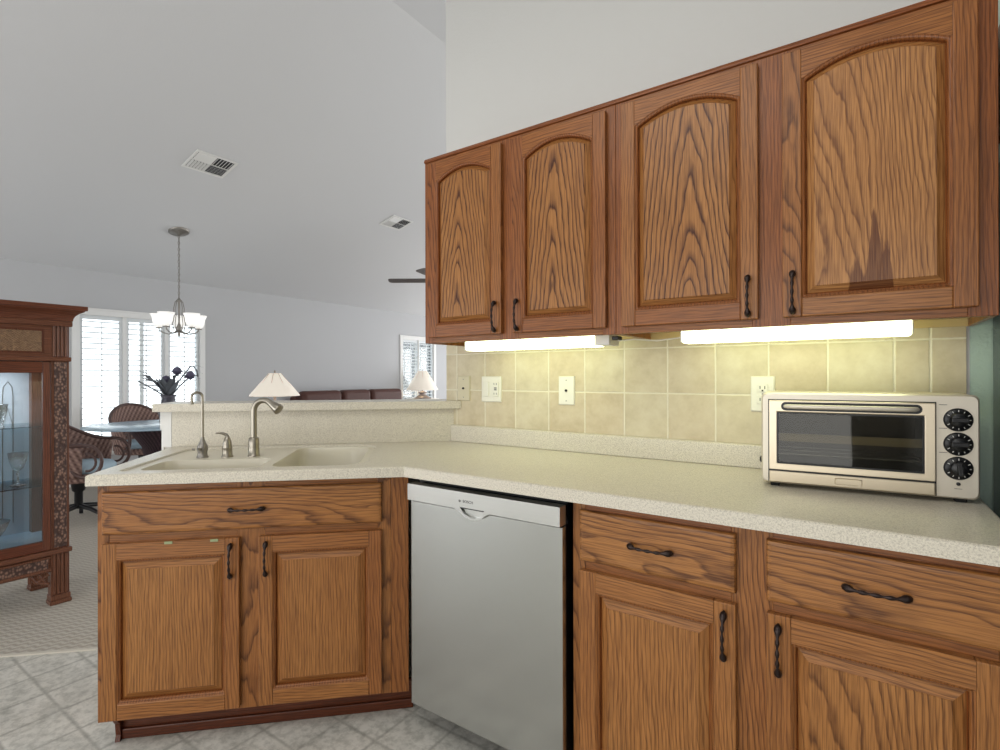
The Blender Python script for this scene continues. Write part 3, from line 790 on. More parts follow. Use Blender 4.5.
r = thing('faucet_handle', 'brushed nickel lever handle between the two faucets', 'faucet handle', W(-.705, .385, ZS), TH)
MB().lathe([(.022, 0), (.022, .004), (.019, .008), (.018, .035), (.0185, .037), (.0175, .04), (.0155, .058), (.011, .074), (.006, .083), (.001, .086)], n=22).build('body', nickel, r)
MB().tube([(.004, 0, .075), (-.004, 0, .088), (-.016, -.004, .095), (-.03, -.008, .098), (-.04, -.01, .0965)], [.007, .0065, .005, .0045, .003], 10).build('lever', nickel, r)
r = thing('drinking_water_tap', 'slim nickel drinking water tap with hooked spout, leftmost at the sink', 'faucet', W(-.797, .385, ZS), TH)
MB().lathe([(.021, 0), (.0215, .004), (.018, .008), (.017, .02), (.0195, .034), (.0185, .046), (.012, .060), (.0075, .072), (.006, .082)], n=20).build('body', pewter, r)
d2 = (-math.cos(math.radians(30)), -math.sin(math.radians(30)))
pts = [(0, 0, .07), (0, 0, .14), (0, 0, .20), (0, 0, .235)]+[tuple(p) for p in arc((d2[0]*.019, d2[1]*.019, .240), .019, 180, 0, 10, (-d2[0]*-1, -d2[1]*-1))]+[(d2[0]*.037, d2[1]*.037, .222), (d2[0]*.034, d2[1]*.034, .212)]
MB().tube(pts, .0052, 10).build('spout', nickel, r)
MB().tube([(0, -.018, .035), (0, -.030, .037), (-.006, -.036, .04)], [.006, .006, .003], 8).tube([(-.02, -.02, .034), (-.03, -.022, .036)], .004, 8).build('lever', pewter, r)

# ------------------------------------------------------------------ dishwasher
r = thing('dishwasher', 'stainless steel built-in dishwasher between the sink cabinet and drawers', 'dishwasher', (-1.272, 1.305, 0)); DW_ = .587
b = MB(); b.box(.006, DW_-.004, .04, .60, .102, .865); b.build('tub', blackm, r)
MB().box(-.02, DW_-.002, .125, .135, 0, .10).build('toe_panel', blackm, r)
dm = MB(); dm.box(0, DW_, 0, .022, .100, .8005); dd_ = dm.build('door', steel, r, bevel=.0025)
MB().box(DW_-.010, DW_-.0005, .0222, .04, .10, .803).box(.0005, .010, .0222, .04, .10, .803).box(.01, DW_-.01, .0222, .04, .10, .803).build('door_gasket', blackm, dd_)
# control fascia with a scooped grip
cpn = MB(); gx0, gx1 = .215, .335
prof = [(0, .806), (gx0-.012, .806), (gx0+.01, .798), (gx0+.03, .784), (gx0+.055, .778), (gx1-.045, .778), (gx1-.02, .786), (gx1-.005, .800), (gx1+.012, .806), (DW_, .806), (DW_, .861), (0, .861)]
gh = [(gx0+.014, .8125), (gx0+.03, .794), (gx0+.06, .784), (gx1-.045, .784), (gx1-.02, .794), (gx1-.010, .8125)]
bm = bmesh.new(); es = []
for lp in (prof, gh):
    vv = [bm.verts.new((p[0], -.016, p[1])) for p in lp]; es += [bm.edges.new((vv[i], vv[(i+1) % len(vv)])) for i in range(len(vv))]
bmesh.ops.triangle_fill(bm, edges=es, use_beauty=True); bm.verts.index_update()
cpn.add([v.co.copy() for v in bm.verts], [[v.index for v in f.verts] for f in bm.faces]); bm.free()
n_ = len(prof)
cpn.add([(p[0], -.016, p[1]) for p in prof]+[(p[0], .02 if p[1] > .805 else -.0005, p[1]) for p in prof], [(i, (i+1) % n_, n_+(i+1) % n_, n_+i) for i in range(n_)])
cpn.loops([[(p[0], -.016, p[1]) for p in gh], [(p[0], -.004, p[1]+.001) for p in gh]])
fo = cpn.build('control_fascia', steelh, r, recalc=True, merge=True)
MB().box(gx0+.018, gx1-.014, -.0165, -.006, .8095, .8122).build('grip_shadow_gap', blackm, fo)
# maker's mark
def text_mesh(name, body, size, mat, parent, loc, rot, ext=.0002, align='CENTER'):
    cu = D.curves.new(name+'_c', 'FONT'); cu.body = body; cu.size = size; cu.extrude = ext; cu.align_x = align; cu.align_y = 'CENTER'
    tmp = D.objects.new(name+'_t', cu); C.objects.link(tmp); bpy.context.view_layer.update()
    me = D.meshes.new_from_object(tmp.evaluated_get(bpy.context.evaluated_depsgraph_get()))
    D.objects.remove(tmp, do_unlink=True); me.materials.clear(); me.materials.append(mat)
    o = D.objects.new(name, me); C.objects.link(o); o.parent = parent; o.location = loc; o.rotation_euler = rot; return o
inkm = plain('dark_print', lin(60, 60, 60), .5)
text_mesh('lettering', 'BOSCH', .0125, inkm, fo, (.262, -.0163, .832), (PI/2, 0, 0))
MB().lathe([(.0042, 0), (.0042, .0004), (.0034, .0004), (.0034, 0)], n=20, M=Matrix.Translation((.229, -.0162, .832)) @ Matrix.Rotation(PI/2, 4, 'X'), cap=False).box(.2275, .2283, -.0166, -.016, .8295, .8345).box(.2297, .2305, -.0166, -.016, .8295, .8345).box(.2275, .2305, -.0166, -.016, .8317, .8323).build('emblem', inkm, fo)

# ------------------------------------------------------------------ toaster oven
OA = math.radians(4.6)
r = thing('toaster_oven', 'silver toaster oven with glass door and three black dials on the counter', 'toaster oven', (-.227, 1.655, .9142), OA)
ow, od, z0, z1 = .474, .210, .010, .266
def rr2(x0, x1, z0_, z1_, q): return rrect(x0, x1, z0_, z1_, q, 5)
b = MB(); L_ = []
for ins, yy in ((.004, 0), (.0, .006), (0, od-.006), (.004, od)): L_.append([(p[0], yy, p[1]) for p in rr2(ins, ow-ins, z0+ins, z1-ins, .014)])
# open front: shell with a recess behind the door
b.loops(L_, cap1=True, smooth=False)
inn = [(p[0], 0, p[1]) for p in rr2(.004, ow-.004, z0+.004, z1-.004, .014)]
bm = bmesh.new(); es = []
cav = [(.028, .066), (.378, .066), (.378, .222), (.028, .222)]
for lp in ([(p[0], p[2]) for p in inn], cav):
    vv = [bm.verts.new((p[0], 0, p[1])) for p in lp]; es += [bm.edges.new((vv[i], vv[(i+1) % len(vv)])) for i in range(len(vv))]
bmesh.ops.triangle_fill(bm, edges=es, use_beauty=True); bm.verts.index_update()
b.add([v.co.copy() for v in bm.verts], [[v.index for v in f.verts] for f in bm.faces]); bm.free()
b.build('body', ovenbody, r, merge=True)
cavm = plain('dark_oven_cavity', lin(74, 68, 58), .4, .6)
c_ = MB(); c_.loops([[(p[0], yy, p[1]) for p in cav] for yy in (0.0005, .19)], cap1=True); c_.build('cavity', cavm, r, recalc=False)
rk = MB()
for k in range(18): rk.tube([(.036+k*.0196, .008, .094), (.036+k*.0196, .175, .094)], .0013, 6)
for yy in (.008, .09, .175): rk.tube([(.030, yy, .094), (.376, yy, .094)], .0016, 6)
rk.build('wire_rack', chromem, r)
tr = MB(); tr.box(.034, .372, .02, .17, .130, .134).box(.034, .372, .018, .022, .128, .150); tr.build('baking_tray', plain('tray_steel', lin(150, 138, 112), .4, .8), r)
# door
dr = MB(); fx0, fx1, fz0, fz1 = .020, .388, .050, .245
gx = (.040, .366, .068, .212)
fr = [(fx0, fx1, fz0, gx[2]), (fx0, fx1, gx[3], fz1), (fx0, gx[0], gx[2], gx[3]), (gx[1], fx1, gx[2], gx[3])]
dr.v = []
oo = [(fx0, fz0), (fx1, fz0), (fx1, fz1), (fx0, fz1)]; ii = [(gx[0], gx[2]), (gx[1], gx[2]), (gx[1], gx[3]), (gx[0], gx[3])]
dr.add([(p[0], -.012, p[1]) for p in oo]+[(p[0], -.012, p[1]) for p in ii]+[(p[0], -.001, p[1]) for p in oo]+[(p[0], -.001, p[1]) for p in ii],
       [(i, (i+1) % 4, 4+(i+1) % 4, 4+i) for i in range(4)]+[(i, 8+i, 8+(i+1) % 4, (i+1) % 4) for i in range(4)]+[(4+i, 4+(i+1) % 4, 12+(i+1) % 4, 12+i) for i in range(4)]+[(8+i, 12+i, 12+(i+1) % 4, 8+(i+1) % 4) for i in range(4)])
do = dr.build('door', ovensteel, r, bevel=.002)
MB().box(gx[0]-.002, gx[1]+.002, -.008, -.005, gx[2]-.002, gx[3]+.002).build('window', ovenglass, do)
bz = MB(); bz.loops([[(p[0], yy, p[1]) for p in rrect(gx[0]+i, gx[1]-i, gx[2]+i, gx[3]-i, .002, 2)] for i, yy in ((0, -.0122), (.004, -.0122), (.004, -.008))], cap1=False); bz.build('window_gasket', blackm, do)
hb = MB(); hb.loops([[(p[0], yy, p[1]) for p in rrect(.050+i, .362-i, .2165+i, .2405-i, .0119-i, 6)] for i, yy in ((0, -.0122), (0, -.0126))], cap1=True); hb.build('handle_recess', blackm, do)
hb = MB(); hb.tube([(.060, -.012, .2285), (.066, -.022, .2285), (.085, -.026, .2285), (.206, -.027, .2285), (.327, -.026, .2285), (.346, -.022, .2285), (.352, -.012, .2285)], [.005, .006, .0063, .0063, .0063, .006, .005], 12); hb.build('handle', ovenbody, do)
# crumb tray below door
ctm = MB().box(.020, .388, -.010, -.0005, .014, .046).build('crumb_tray', ovensteel, r, bevel=.003)
MB().loops([[(p[0], yy, p[1]) for p in rrect(.178-i, .236+i, .024-i, .038+i, .003, 3)] for i, yy in ((0, -.0135), (.0015, -.0102))], cap0=True, cap1=False).build('tray_pull', ovensteel, ctm)
# dark seams
MB().box(.388, .3905, -.003, -.0002, .014, .245).box(.0175, .020, -.003, -.0002, .014, .245).box(.0175, .3905, -.003, -.0002, .245, .2475).box(.020, .388, -.006, -.0002, .046, .05).build('seam', blackm, r)
white_ink = plain('white_print', lin(210, 210, 205), .5)
for k, (kz, kr) in enumerate(((.2045, .0285), (.145, .0285), (.0855, .0285))):
    kn = MB(); M_ = Matrix.Translation((.4325, -.0005, kz)) @ Matrix.Rotation(PI/2, 4, 'X')
    kn.lathe([(kr, 0), (kr, .003), (kr-.003, .006), (.018, .0065), (.017, .016), (.015, .018), (0.001, .018)], n=32, M=M_)
    ko = kn.build('dial', blackm, r)
    ang = (0, 0, 1.45)[k]
    Mg = Matrix.Translation((.4325, -.019, kz)) @ Matrix.Rotation(ang, 4, 'Y')
    MB().box(-.0165, .0165, -.007, .004, -.0055, .0055, M=Mg).build('grip', blackm, ko, bevel=.002)
    tk = MB()
    for j in range(11):
        a_ = math.radians(-60+30*j)
        tk.box(-.0008, .0008, -.0004, .0, .0198, .0235 if j % 2 else .0245, M=Matrix.Translation((.4325, -.0068, kz)) @ Matrix.Rotation(a_, 4, 'Y'))
    tk.build('dial_marks', white_ink, ko)
for kz, s in ((.241, 'TOAST'), (.1825, 'TEMP'), (.1225, 'TIMER')):
    MB().box(.396, .412, -.0006, -.0001, kz-.0006, kz+.0006).build('print_line', inkm, r)
MB().lathe([(.0042, 0), (.0042, .003), (.003, .004), (.0005, .004)], n=14, M=Matrix.Translation((.4325, 0, .047)) @ Matrix.Rotation(PI/2, 4, 'X')).build('indicator_lamp', blackm, r)
MB().box(.425, .440, -.0006, -.0001, .0345, .0355).build('print_line', inkm, r)
for x_ in (.022, ow-.045):
    for yy in (.012, od-.04): MB().box(x_, x_+.024, yy, yy+.024, 0, z0+.002).build('foot', rubber, r, bevel=.003)
MB().lathe([(.016, 0), (.016, .012), (.010, .016)], n=16, M=Matrix.Translation((ow-.0005, .11, .062)) @ Matrix.Rotation(PI/2, 4, 'Y')).build('side_bumper', blackm, r)
MB().lathe([(.010, 0), (.010, .007), (.006, .01)], n=16, M=Matrix.Translation((.0005, .09, .062)) @ Matrix.Rotation(-PI/2, 4, 'Y')).build('side_bumper', blackm, r)

# ------------------------------------------------------------------ china cabinet at the left
CW = 1.10
r = thing('china_cabinet', 'dark carved wooden china cabinet with glass doors at the left edge', 'china cabinet', (-3.56, 1.010-CW, .002), PI/2)
CD = .40
def gwood(): return (rseed(), 0, 0)
for px_, py_ in ((0, 0), (CW-.078, 0), (0, CD-.06), (CW-.078, CD-.06)):
    p = MB()
    y0_, y1_ = (py_, py_+.06)
    if py_ == 0:
        p.box(px_, px_+.078, y0_+.008, y1_, .05, 1.50, g=gwood(), tone=.2)
        for k in range(4):
            cx = px_+.0135+k*.017
            p.tube([(cx, y0_+.008, .055), (cx, y0_+.008, .268)], .0075, 8, g=gwood()); p.tube([(cx, y0_+.008, 1.338), (cx, y0_+.008, 1.50)], .0075, 8, g=gwood())
    else: p.box(px_, px_+.078, y0_, y1_, .05, 1.50, g=gwood())
    po = p.build('corner_post', walnut, r)
    if py_ == 0: MB().box(px_+.012, px_+.066, .0, .0085, .305, 1.308).build('carved_inlay', carvem, po, bevel=.003)
    MB().box(px_-.008, px_+.086, y0_-.008, y1_+.006, 0, .022, g=gwood()).box(px_-.004, px_+.082, y0_-.004, y1_+.003, .022, .05, g=gwood()).build('foot', walnut, po, bevel=.004)
def ring(z0_, z1_, out, name, tn=0.2, parent=r):
    x = MB(); x.box(-out, CW+out, -out, CD+out*.3, z0_, z1_, g=(rseed(), 1, 0), tone=tn); return x.build(name, walnut, parent, bevel=.005, seg=2)
ring(.272, .298, .010, 'lower_moulding'); ring(1.310, 1.334, .008, 'middle_moulding'); ring(1.50, 1.53, .012, 'cornice_moulding')
ap = MB(); ap.box(.078, CW-.078, .014, .034, .178, .272, g=(rseed(), 1, 0)); ap.tube([(.078, .012, .258), (CW-.078, .012, .258)], .009, 8).tube([(.078, .012, .19), (CW-.078, .012, .19)], .010, 8)
ao = ap.build('apron', walnut, r); MB().box(.09, CW-.09, .008, .0145, .200, .250).build('woven_inlay', carvem, ao)
for sx in (.078, CW-.078):
    sg = 1 if sx < .5 else -1; f = MB()
    f.tube([(sx+sg*.004, .02, .115), (sx+sg*.06, .02, .135), (sx+sg*.085, .02, .178)], .007, 8).tube([(sx+sg*.004, .02, .165), (sx+sg*.06, .02, .135)], .006, 8).tube([(sx+sg*.085, .02, .14), (sx+sg*.085, .02, .178)], .008, 8).tube([(sx+sg*.02, .02, .12), (sx+sg*.05, .02, .172)], .006, 8)
    f.build('fret_bracket', walnut, r)
# frieze
fz = MB(); fz.box(.078, CW-.078, .006, .03, 1.334, 1.50, g=(rseed(), 1, 0), tone=.3); fo_ = fz.build('frieze', walnut, r)
MB().box(.10, CW-.108, .0035, .0065, 1.352, 1.480).build('inlay_border', dark_oak, fo_)
MB().box(.11, CW-.118, .0005, .0034, 1.362, 1.470).build('woven_inlay', weavem, fo_)
cr = MB(); prf = [(-.012, 1.53), (-.014, 1.545), (-.020, 1.558), (-.034, 1.572), (-.052, 1.582), (-.054, 1.588), (-.064, 1.589), (-.064, 1.612)]
Lc = [[(-(-y_), y_, z_) if 0 else (y_, y_, z_), (CW-y_, y_, z_), (CW-y_, CD+.0, z_), (y_, CD+.0, z_)] for y_, z_ in prf]
cr.loops(Lc, cap0=True, cap1=True, g=(rseed(), 1, 0), tone=.8); cr.build('crown', walnut, r)
# carcass
deckm = plain('white_deck', lin(200, 205, 214), .3)
MB().box(.02, CW-.02, .03, CD-.01, .272, .335).build('deck', deckm, r); MB().box(.02, CW-.02, .03, CD-.01, 1.29, 1.31).build('roof_panel', deckm, r)
bk = MB(); bk.box(.04, CW-.04, CD-.014, CD-.006, .335, 1.29); bo = bk.build('back_panel', plain('painted_reflection_back', lin(196, 202, 210), .25, vary=.06, scale=4), r)  # pale colour stands in for bright reflections behind the cabinet glass
l = D.lights.new('cabinet_fill', 'AREA'); l.shape = 'RECTANGLE'; l.size = .8; l.size_y = .12; l.energy = 5; l.color = (.92, .96, 1)  # fill light added under the roof panel to brighten the cabinet interior
lo = D.objects.new('cabinet_fill', l); C.objects.link(lo); lo.parent = r; lo.location = (CW/2, .2, 1.285)
for cx in (.30, .42, .55, .68, .80, .93):
    ld = MB(); ld.tube([(cx-.022, CD-.016, .40), (cx-.022, CD-.016, 1.12), (cx-.018, CD-.016, 1.17), (cx, CD-.016, 1.20), (cx+.018, CD-.016, 1.17), (cx+.022, CD-.016, 1.12), (cx+.022, CD-.016, .40)], .0022, 5)
    ld.tube([(cx-.022, CD-.016, .95), (cx, CD-.016, 1.05), (cx+.022, CD-.016, .95)], .0018, 5); ld.build('leaded_came', pewter, bo)
for sx in (.010, CW-.016):
    s = MB().box(sx, sx+.006, .06, CD-.06, .298, 1.31).build('side_glass', glass, r)
for z_ in (.640, .960): part(MB().box(.04, CW-.04, .055, CD-.02, z_-.003, z_+.003).build('glass_shelf', tableglass, r), 'clear glass shelf inside the china cabinet')
# doors
mid = CW/2
for a_, b_ in ((.080, mid-.001), (mid+.001, CW-.080)):
    d_ = MB(); s_w = .032
    d_.box(a_, a_+s_w, .004, .028, .300, 1.308, g=gwood(), tone=.7).box(b_-s_w, b_, .004, .028, .300, 1.308, g=gwood(), tone=.7)
    d_.box(a_+s_w, b_-s_w, .004, .028, .300, .352, g=(rseed(), 1, 0), tone=1).box(a_+s_w, b_-s_w, .004, .028, 1.248, 1.308, g=(rseed(), 1, 0), tone=.9)
    dо = d_.build('door', walnut, r, bevel=.003)
    MB().box(a_+s_w, b_-s_w, .014, .018, .352, 1.248).build('door_glass', glass, dо)
def curio(x, y, z): return (-3.56-y, 1.010-CW+x, z+.002)
def goblet(name, x, y, z, s, label):
    r_ = thing(name, label, 'glass', curio(x, y, z+.0035))
    MB().lathe([(.033*s, 0), (.033*s, .002), (.006*s, .006*s), (.0045*s, .05*s), (.0075*s, .062*s), (.0045*s, .072*s)], n=20).build('stem', crystal, r_)
    MB().lathe([(.0045*s, .072*s), (.022*s, .09*s), (.036*s, .13*s), (.043*s, .175*s), (.041*s, .175*s), (.033*s, .13*s), (.019*s, .094*s), (.001, .082*s)], n=20, cap=False).build('bowl', crystal, r_)
goblet('crystal_goblet', .925, .17, .640, 1.0, 'crystal goblet standing alone at the right of the lower glass shelf')
goblet('crystal_goblet', .80, .16, .640, .92, 'crystal goblet on the lower glass shelf at the frame edge')
def vase_(x, y, z, prof, label, name='crystal_vase', cat='vase'):
    o = MB().lathe(prof, n=24, cap=False).build(name, crystal, None, curio(x, y, z+.0035)); return tag(o, label, cat)
vase_(.72, .2, .960, [(.0, .0), (.035, 0), (.03, .02), (.05, .08), (.062, .13), (.045, .17), (.055, .19), (.051, .19), (.04, .165), (.055, .12), (.0, .02)], 'cut crystal vase on the upper glass shelf')
vase_(.84, .15, .960, [(.0, 0), (.028, 0), (.022, .015), (.032, .06), (.042, .12), (.039, .12), (.0, .02)], 'small cut crystal tumbler beside the vase on the upper shelf', 'crystal_tumbler', 'glass')
vase_(.80, .20, .336, [(.0, 0), (.05, 0), (.045, .015), (.08, .07), (.10, .12), (.096, .12), (.07, .06), (.0, .02)], 'large cut crystal bowl at the bottom of the china cabinet', 'crystal_bowl', 'bowl')

# ------------------------------------------------------------------ dining corner
TX, TY = -5.87, 2.42
r = thing('dining_table', 'round glass-topped dining table on a dark rattan pedestal', 'table', (TX, TY, .002))
MB().lathe([(.0, .728), (.646, .728), (.65, .732), (.65, .738), (.646, .742), (.0, .742)], n=64, cap=False).build('glass_top', aquag, r)
MB().lathe([(.30, 0), (.30, .03), (.24, .05), (.17, .20), (.14, .36), (.17, .52), (.26, .66), (.28, .70), (.28, .727)], n=32).build('pedestal', wicker_mat('dark_wicker', lin(96, 70, 78), lin(40, 28, 36)), r)

def barrel_chair(loc, rz, label):
    r = thing('rattan_chair', label, 'chair', loc, rz)     # faces -y
    sh = MB(); N = 40; amax = math.radians(118)
    def top(t):
        u = abs(t)/amax; return .90-.23*(0.5-.5*math.cos(PI*min(1, u*1.12)))
    def rad(t, z): return .285+.05*max(0, (z-.42)/.48)
    L = []
    rows = 6
    for lay in (0, 1):
        for j in range(rows+1):
            row = []
            for k in range(N+1):
                t = -amax+2*amax*k/N; zt = top(t); z = .40+(zt-.40)*j/rows; rr_ = rad(t, z)-(.018 if lay else 0)
                row.append((rr_*math.sin(t), rr_*math.cos(t), z))
            L.append(row)
    vs = [p for row in L for p in row]; n = N+1; fs = []
    for lay in (0, 1):
        for j in range(rows):
            for k in range(N):
                a = (lay*(rows+1)+j)*n+k; fs.append((a, a+1, a+n+1, a+n))
    o_ = (rows+1)*n
    for k in range(N): fs.append((k, k+1, o_+k+1, o_+k)); fs.append((rows*n+k, rows*n+k+1, o_+rows*n+k+1, o_+rows*n+k))
    for k in (0, N):
        for j in range(rows): fs.append((j*n+k, (j+1)*n+k, o_+(j+1)*n+k, o_+j*n+k))
    sh.add(vs, fs, smooth=True); so_ = sh.build('backrest', wickerm, r)
    rl = MB(); rl.tube([(rad(t, top(t))*math.sin(t)*.98, rad(t, top(t))*math.cos(t)*.98, top(t)) for t in [-amax+2*amax*k/N for k in range(N+1)]], .017, 10)
    rl.build('top_rail', rattan, r)
    for sg in (-1, 1):
        t = sg*amax; zt = top(t); x0, y0 = rad(t, zt)*math.sin(t)*.98, rad(t, zt)*math.cos(t)*.98
        lp = MB(); pts = []
        for k in range(17):
            a = math.radians(100-k*17); pts.append((x0, y0-.02-.115*math.cos(math.radians(0))*math.cos(a-0)*1-.0, zt-.13+.13*math.sin(a)))
        lp.tube(pts, .014, 8); pts = []
        for k in range(11):
            a = math.radians(100-k*20); pts.append((x0*.97, y0-.03-.06*math.cos(a), zt-.14+.07*math.sin(a)))
        lp.tube(pts, .010, 8); lp.build('arm_loop', rattan, r)
    MB().lathe([(.0, .36), (.27, .36), (.275, .38), (.275, .41), (.26, .425), (0, .425)], n=32, cap=False).build('seat', wickerm, r)
    MB().lathe([(.0, .425), (.24, .425), (.262, .445), (.262, .47), (.24, .495), (.0, .505)], n=32, cap=False).build('cushion', cushm, r)
    MB().lathe([(.03, .11), (.03, .25), (.045, .26), (.06, .36)], n=16).build('swivel_post', blackm, r)
    for k in range(5):
        a = 2*PI*k/5+.35; c, s = math.cos(a), math.sin(a)
        lg = MB().tube([(c*.02, s*.02, .13), (c*.15, s*.15, .115), (c*.29, s*.29, .075)], [.022, .018, .013], 8).build('base_leg', blackm, r)
        MB().lathe([(.006, -.014), (.026, -.014), (.028, -.01), (.028, .01), (.026, .014), (.006, .014)], n=16, M=Matrix.Translation((c*.30, s*.30, .028)) @ Matrix.Rotation(a, 4, 'Z') @ Matrix.Rotation(PI/2, 4, 'X')).box(c*.29-.008, c*.29+.008, s*.29-.008, s*.29+.008, .04, .085).build('caster', blackm, lg)
    return r
ch = barrel_chair((-5.46, 1.61, .002), math.radians(140), 'wicker barrel chair on casters, half hidden by the china cabinet')
dup(ch, (-6.76, 2.60, .002), math.radians(95), 'rattan chair behind the glass table, backed by the shuttered window')

# vase with dark flowers on the table
vx, vy = -5.67, 2.40
r = thing('flower_vase', 'dark ceramic vase of dusky purple flowers on the glass table', 'vase', (vx, vy, .745))
MB().lathe([(.0, 0), (.06, 0), (.075, .02), (.085, .12), (.065, .22), (.055, .27), (.075, .30), (.068, .30), (.05, .265), (.0, .24)], n=24, cap=False).build('pot', stonep, r)
random.seed(11)
def leafblade(mb, p0, d, L, wd, bend):
    d = Vector(d).normalized(); s = d.cross(Vector((0, 0, 1))).normalized(); pts = []
    for k in range(7):
        u = k/6; c = Vector(p0)+d*L*u+Vector((0, 0, -bend*u*u)); ww = wd*math.sin(PI*min(1, .12+u*.88))
        pts.append((c-s*ww, c+s*ww+Vector((0, 0, .002))))
    vs = [q for pr in pts for q in pr]
    mb.add(vs, [(2*i, 2*i+1, 2*i+3, 2*i+2) for i in range(6)], smooth=True)
for k, (ax, hgt, kind_) in enumerate(((-.30, .50, 0), (-.24, .56, 0), (-.14, .55, 0), (-.05, .50, 1), (.02, .55, 0), (.07, .60, 1), (.16, .66, 3), (.20, .55, 2), (-.16, .46, 0))):
    R_ = Vector((.824, .567, 0)); dpt = random.uniform(-.10, .10); Dv = Vector((-.567, .824, 0))
    hgt *= .88
    tip = R_*ax+Dv*dpt+Vector((0, 0, hgt)); st = MB()
    pts = [Vector((0, 0, .24)), Vector((0, 0, .28))+(R_*ax+Dv*dpt)*.1, Vector((0, 0, .24+(hgt-.24)*.6))+(R_*ax+Dv*dpt)*.5, tip]
    if kind_ == 3: pts = pts[:3]+[tip, tip+R_*.03+Vector((0, 0, .01)), tip+R_*.07+Vector((0, 0, -.04)), tip+R_*.08+Vector((0, 0, -.1))]
    st.tube(pts, .007, 6); so_ = st.build('stem', leafm, r)
    if kind_ in (1, 2):
        fl = MB()
        for j in range(9):
            a = 2*PI*j/9; leafblade(fl, tip-Vector((0, 0, .02)), (math.cos(a), math.sin(a), .8 if j % 2 else .3), .095, .032, .03)
        fl.lathe([(.001, -.035), (.034, -.015), (.042, .015), (.028, .045), (.001, .055)], (tip.x, tip.y, tip.z), 10)
        fl.build('blossom', petal, so_)
    else:
        fl = MB()
        for j in range(4): leafblade(fl, tip*(.75+.08*j)+Vector((0, 0, .03)), (R_*(1 if ax > 0 else -1)+Vector((0, 0, random.uniform(-.2, .8)))+Dv*random.uniform(-.7, .7)), .13, .022, .03)
        fl.build('leaf_spray', leafm, so_)
    lf = MB()
    for j in range(2):
        leafblade(lf, Vector((0, 0, .27)), R_*random.uniform(-.8, .8)+Dv*random.uniform(-.6, .6)+Vector((0, 0, 1.2)), .27, .032, .04)
    lf.build('leaf', leafm, so_)

# chandelier
r = thing('chandelier', 'pewter chandelier with white bell shades hanging on a chain', 'chandelier', (-5.90, 2.60, ceil_z(-5.90)-.0))
H0 = ceil_z(-5.90)
cz = lambda z: z-H0
MB().lathe([(.098, .012), (.098, -.012), (.08, -.025), (.03, -.035), (.012, -.05)], n=28, M=Matrix.Rotation(-CS, 4, 'Y')).build('ceiling_canopy', pewter, r)
chn = MB(); z = H0-.045; k = 0
while z > 2.06:
    pts = []
    for j in range(10):
        a = 2*PI*j/10; o_ = .009*math.cos(a); pts.append((o_ if k % 2 else 0, 0 if k % 2 else o_, cz(z)-.016+.020*math.sin(a)))
    chn.tube(pts, .0028, 5, closed=True); z -= .033; k += 1
chn.tube([(0, 0, cz(H0-.04)), (0.004, .004, cz(2.4)), (0, 0, cz(2.04))], .003, 5)
chn.build('chain', pewter, r)
MB().lathe([(.006, cz(2.06)), (.014, cz(2.045)), (.03, cz(2.03)), (.012, cz(2.01)), (.008, cz(1.80)), (.016, cz(1.77)), (.03, cz(1.74)), (.022, cz(1.71)), (.012, cz(1.69)), (.016, cz(1.67)), (.002, cz(1.645))], n=16).build('column', pewter, r)
for k in range(5):
    a = 2*PI*k/5+math.radians(156.2); c, s = math.cos(a), math.sin(a)
    am = MB(); am.tube([(c*x, s*x, cz(zz)) for x, zz in ((.012, 2.03), (.035, 2.02), (.05, 1.95), (.045, 1.87), (.06, 1.78), (.05, 1.72), (.02, 1.70))], .0045, 6)
    am.tube([(c*x, s*x, cz(zz)) for x, zz in ((.015, 1.72), (.05, 1.685), (.10, 1.675), (.15, 1.69), (.185, 1.715), (.19, 1.74))], .006, 6)
    am.lathe([(.035, cz(1.735)), (.03, cz(1.745)), (.012, cz(1.75))], (c*.19, s*.19, 0), 14)
    ao_ = am.build('arm', pewter, r)
    sd = MB(); sd.lathe([(.022, cz(1.75)), (.045, cz(1.765)), (.055, cz(1.80)), (.062, cz(1.845)), (.080, cz(1.885)), (.077, cz(1.885)), (.058, cz(1.845)), (.05, cz(1.80)), (.04, cz(1.77)), (.02, cz(1.756))], (c*.19, s*.19, 0), 20, cap=False)
    sd.build('glass_shade', shadeglass, ao_)

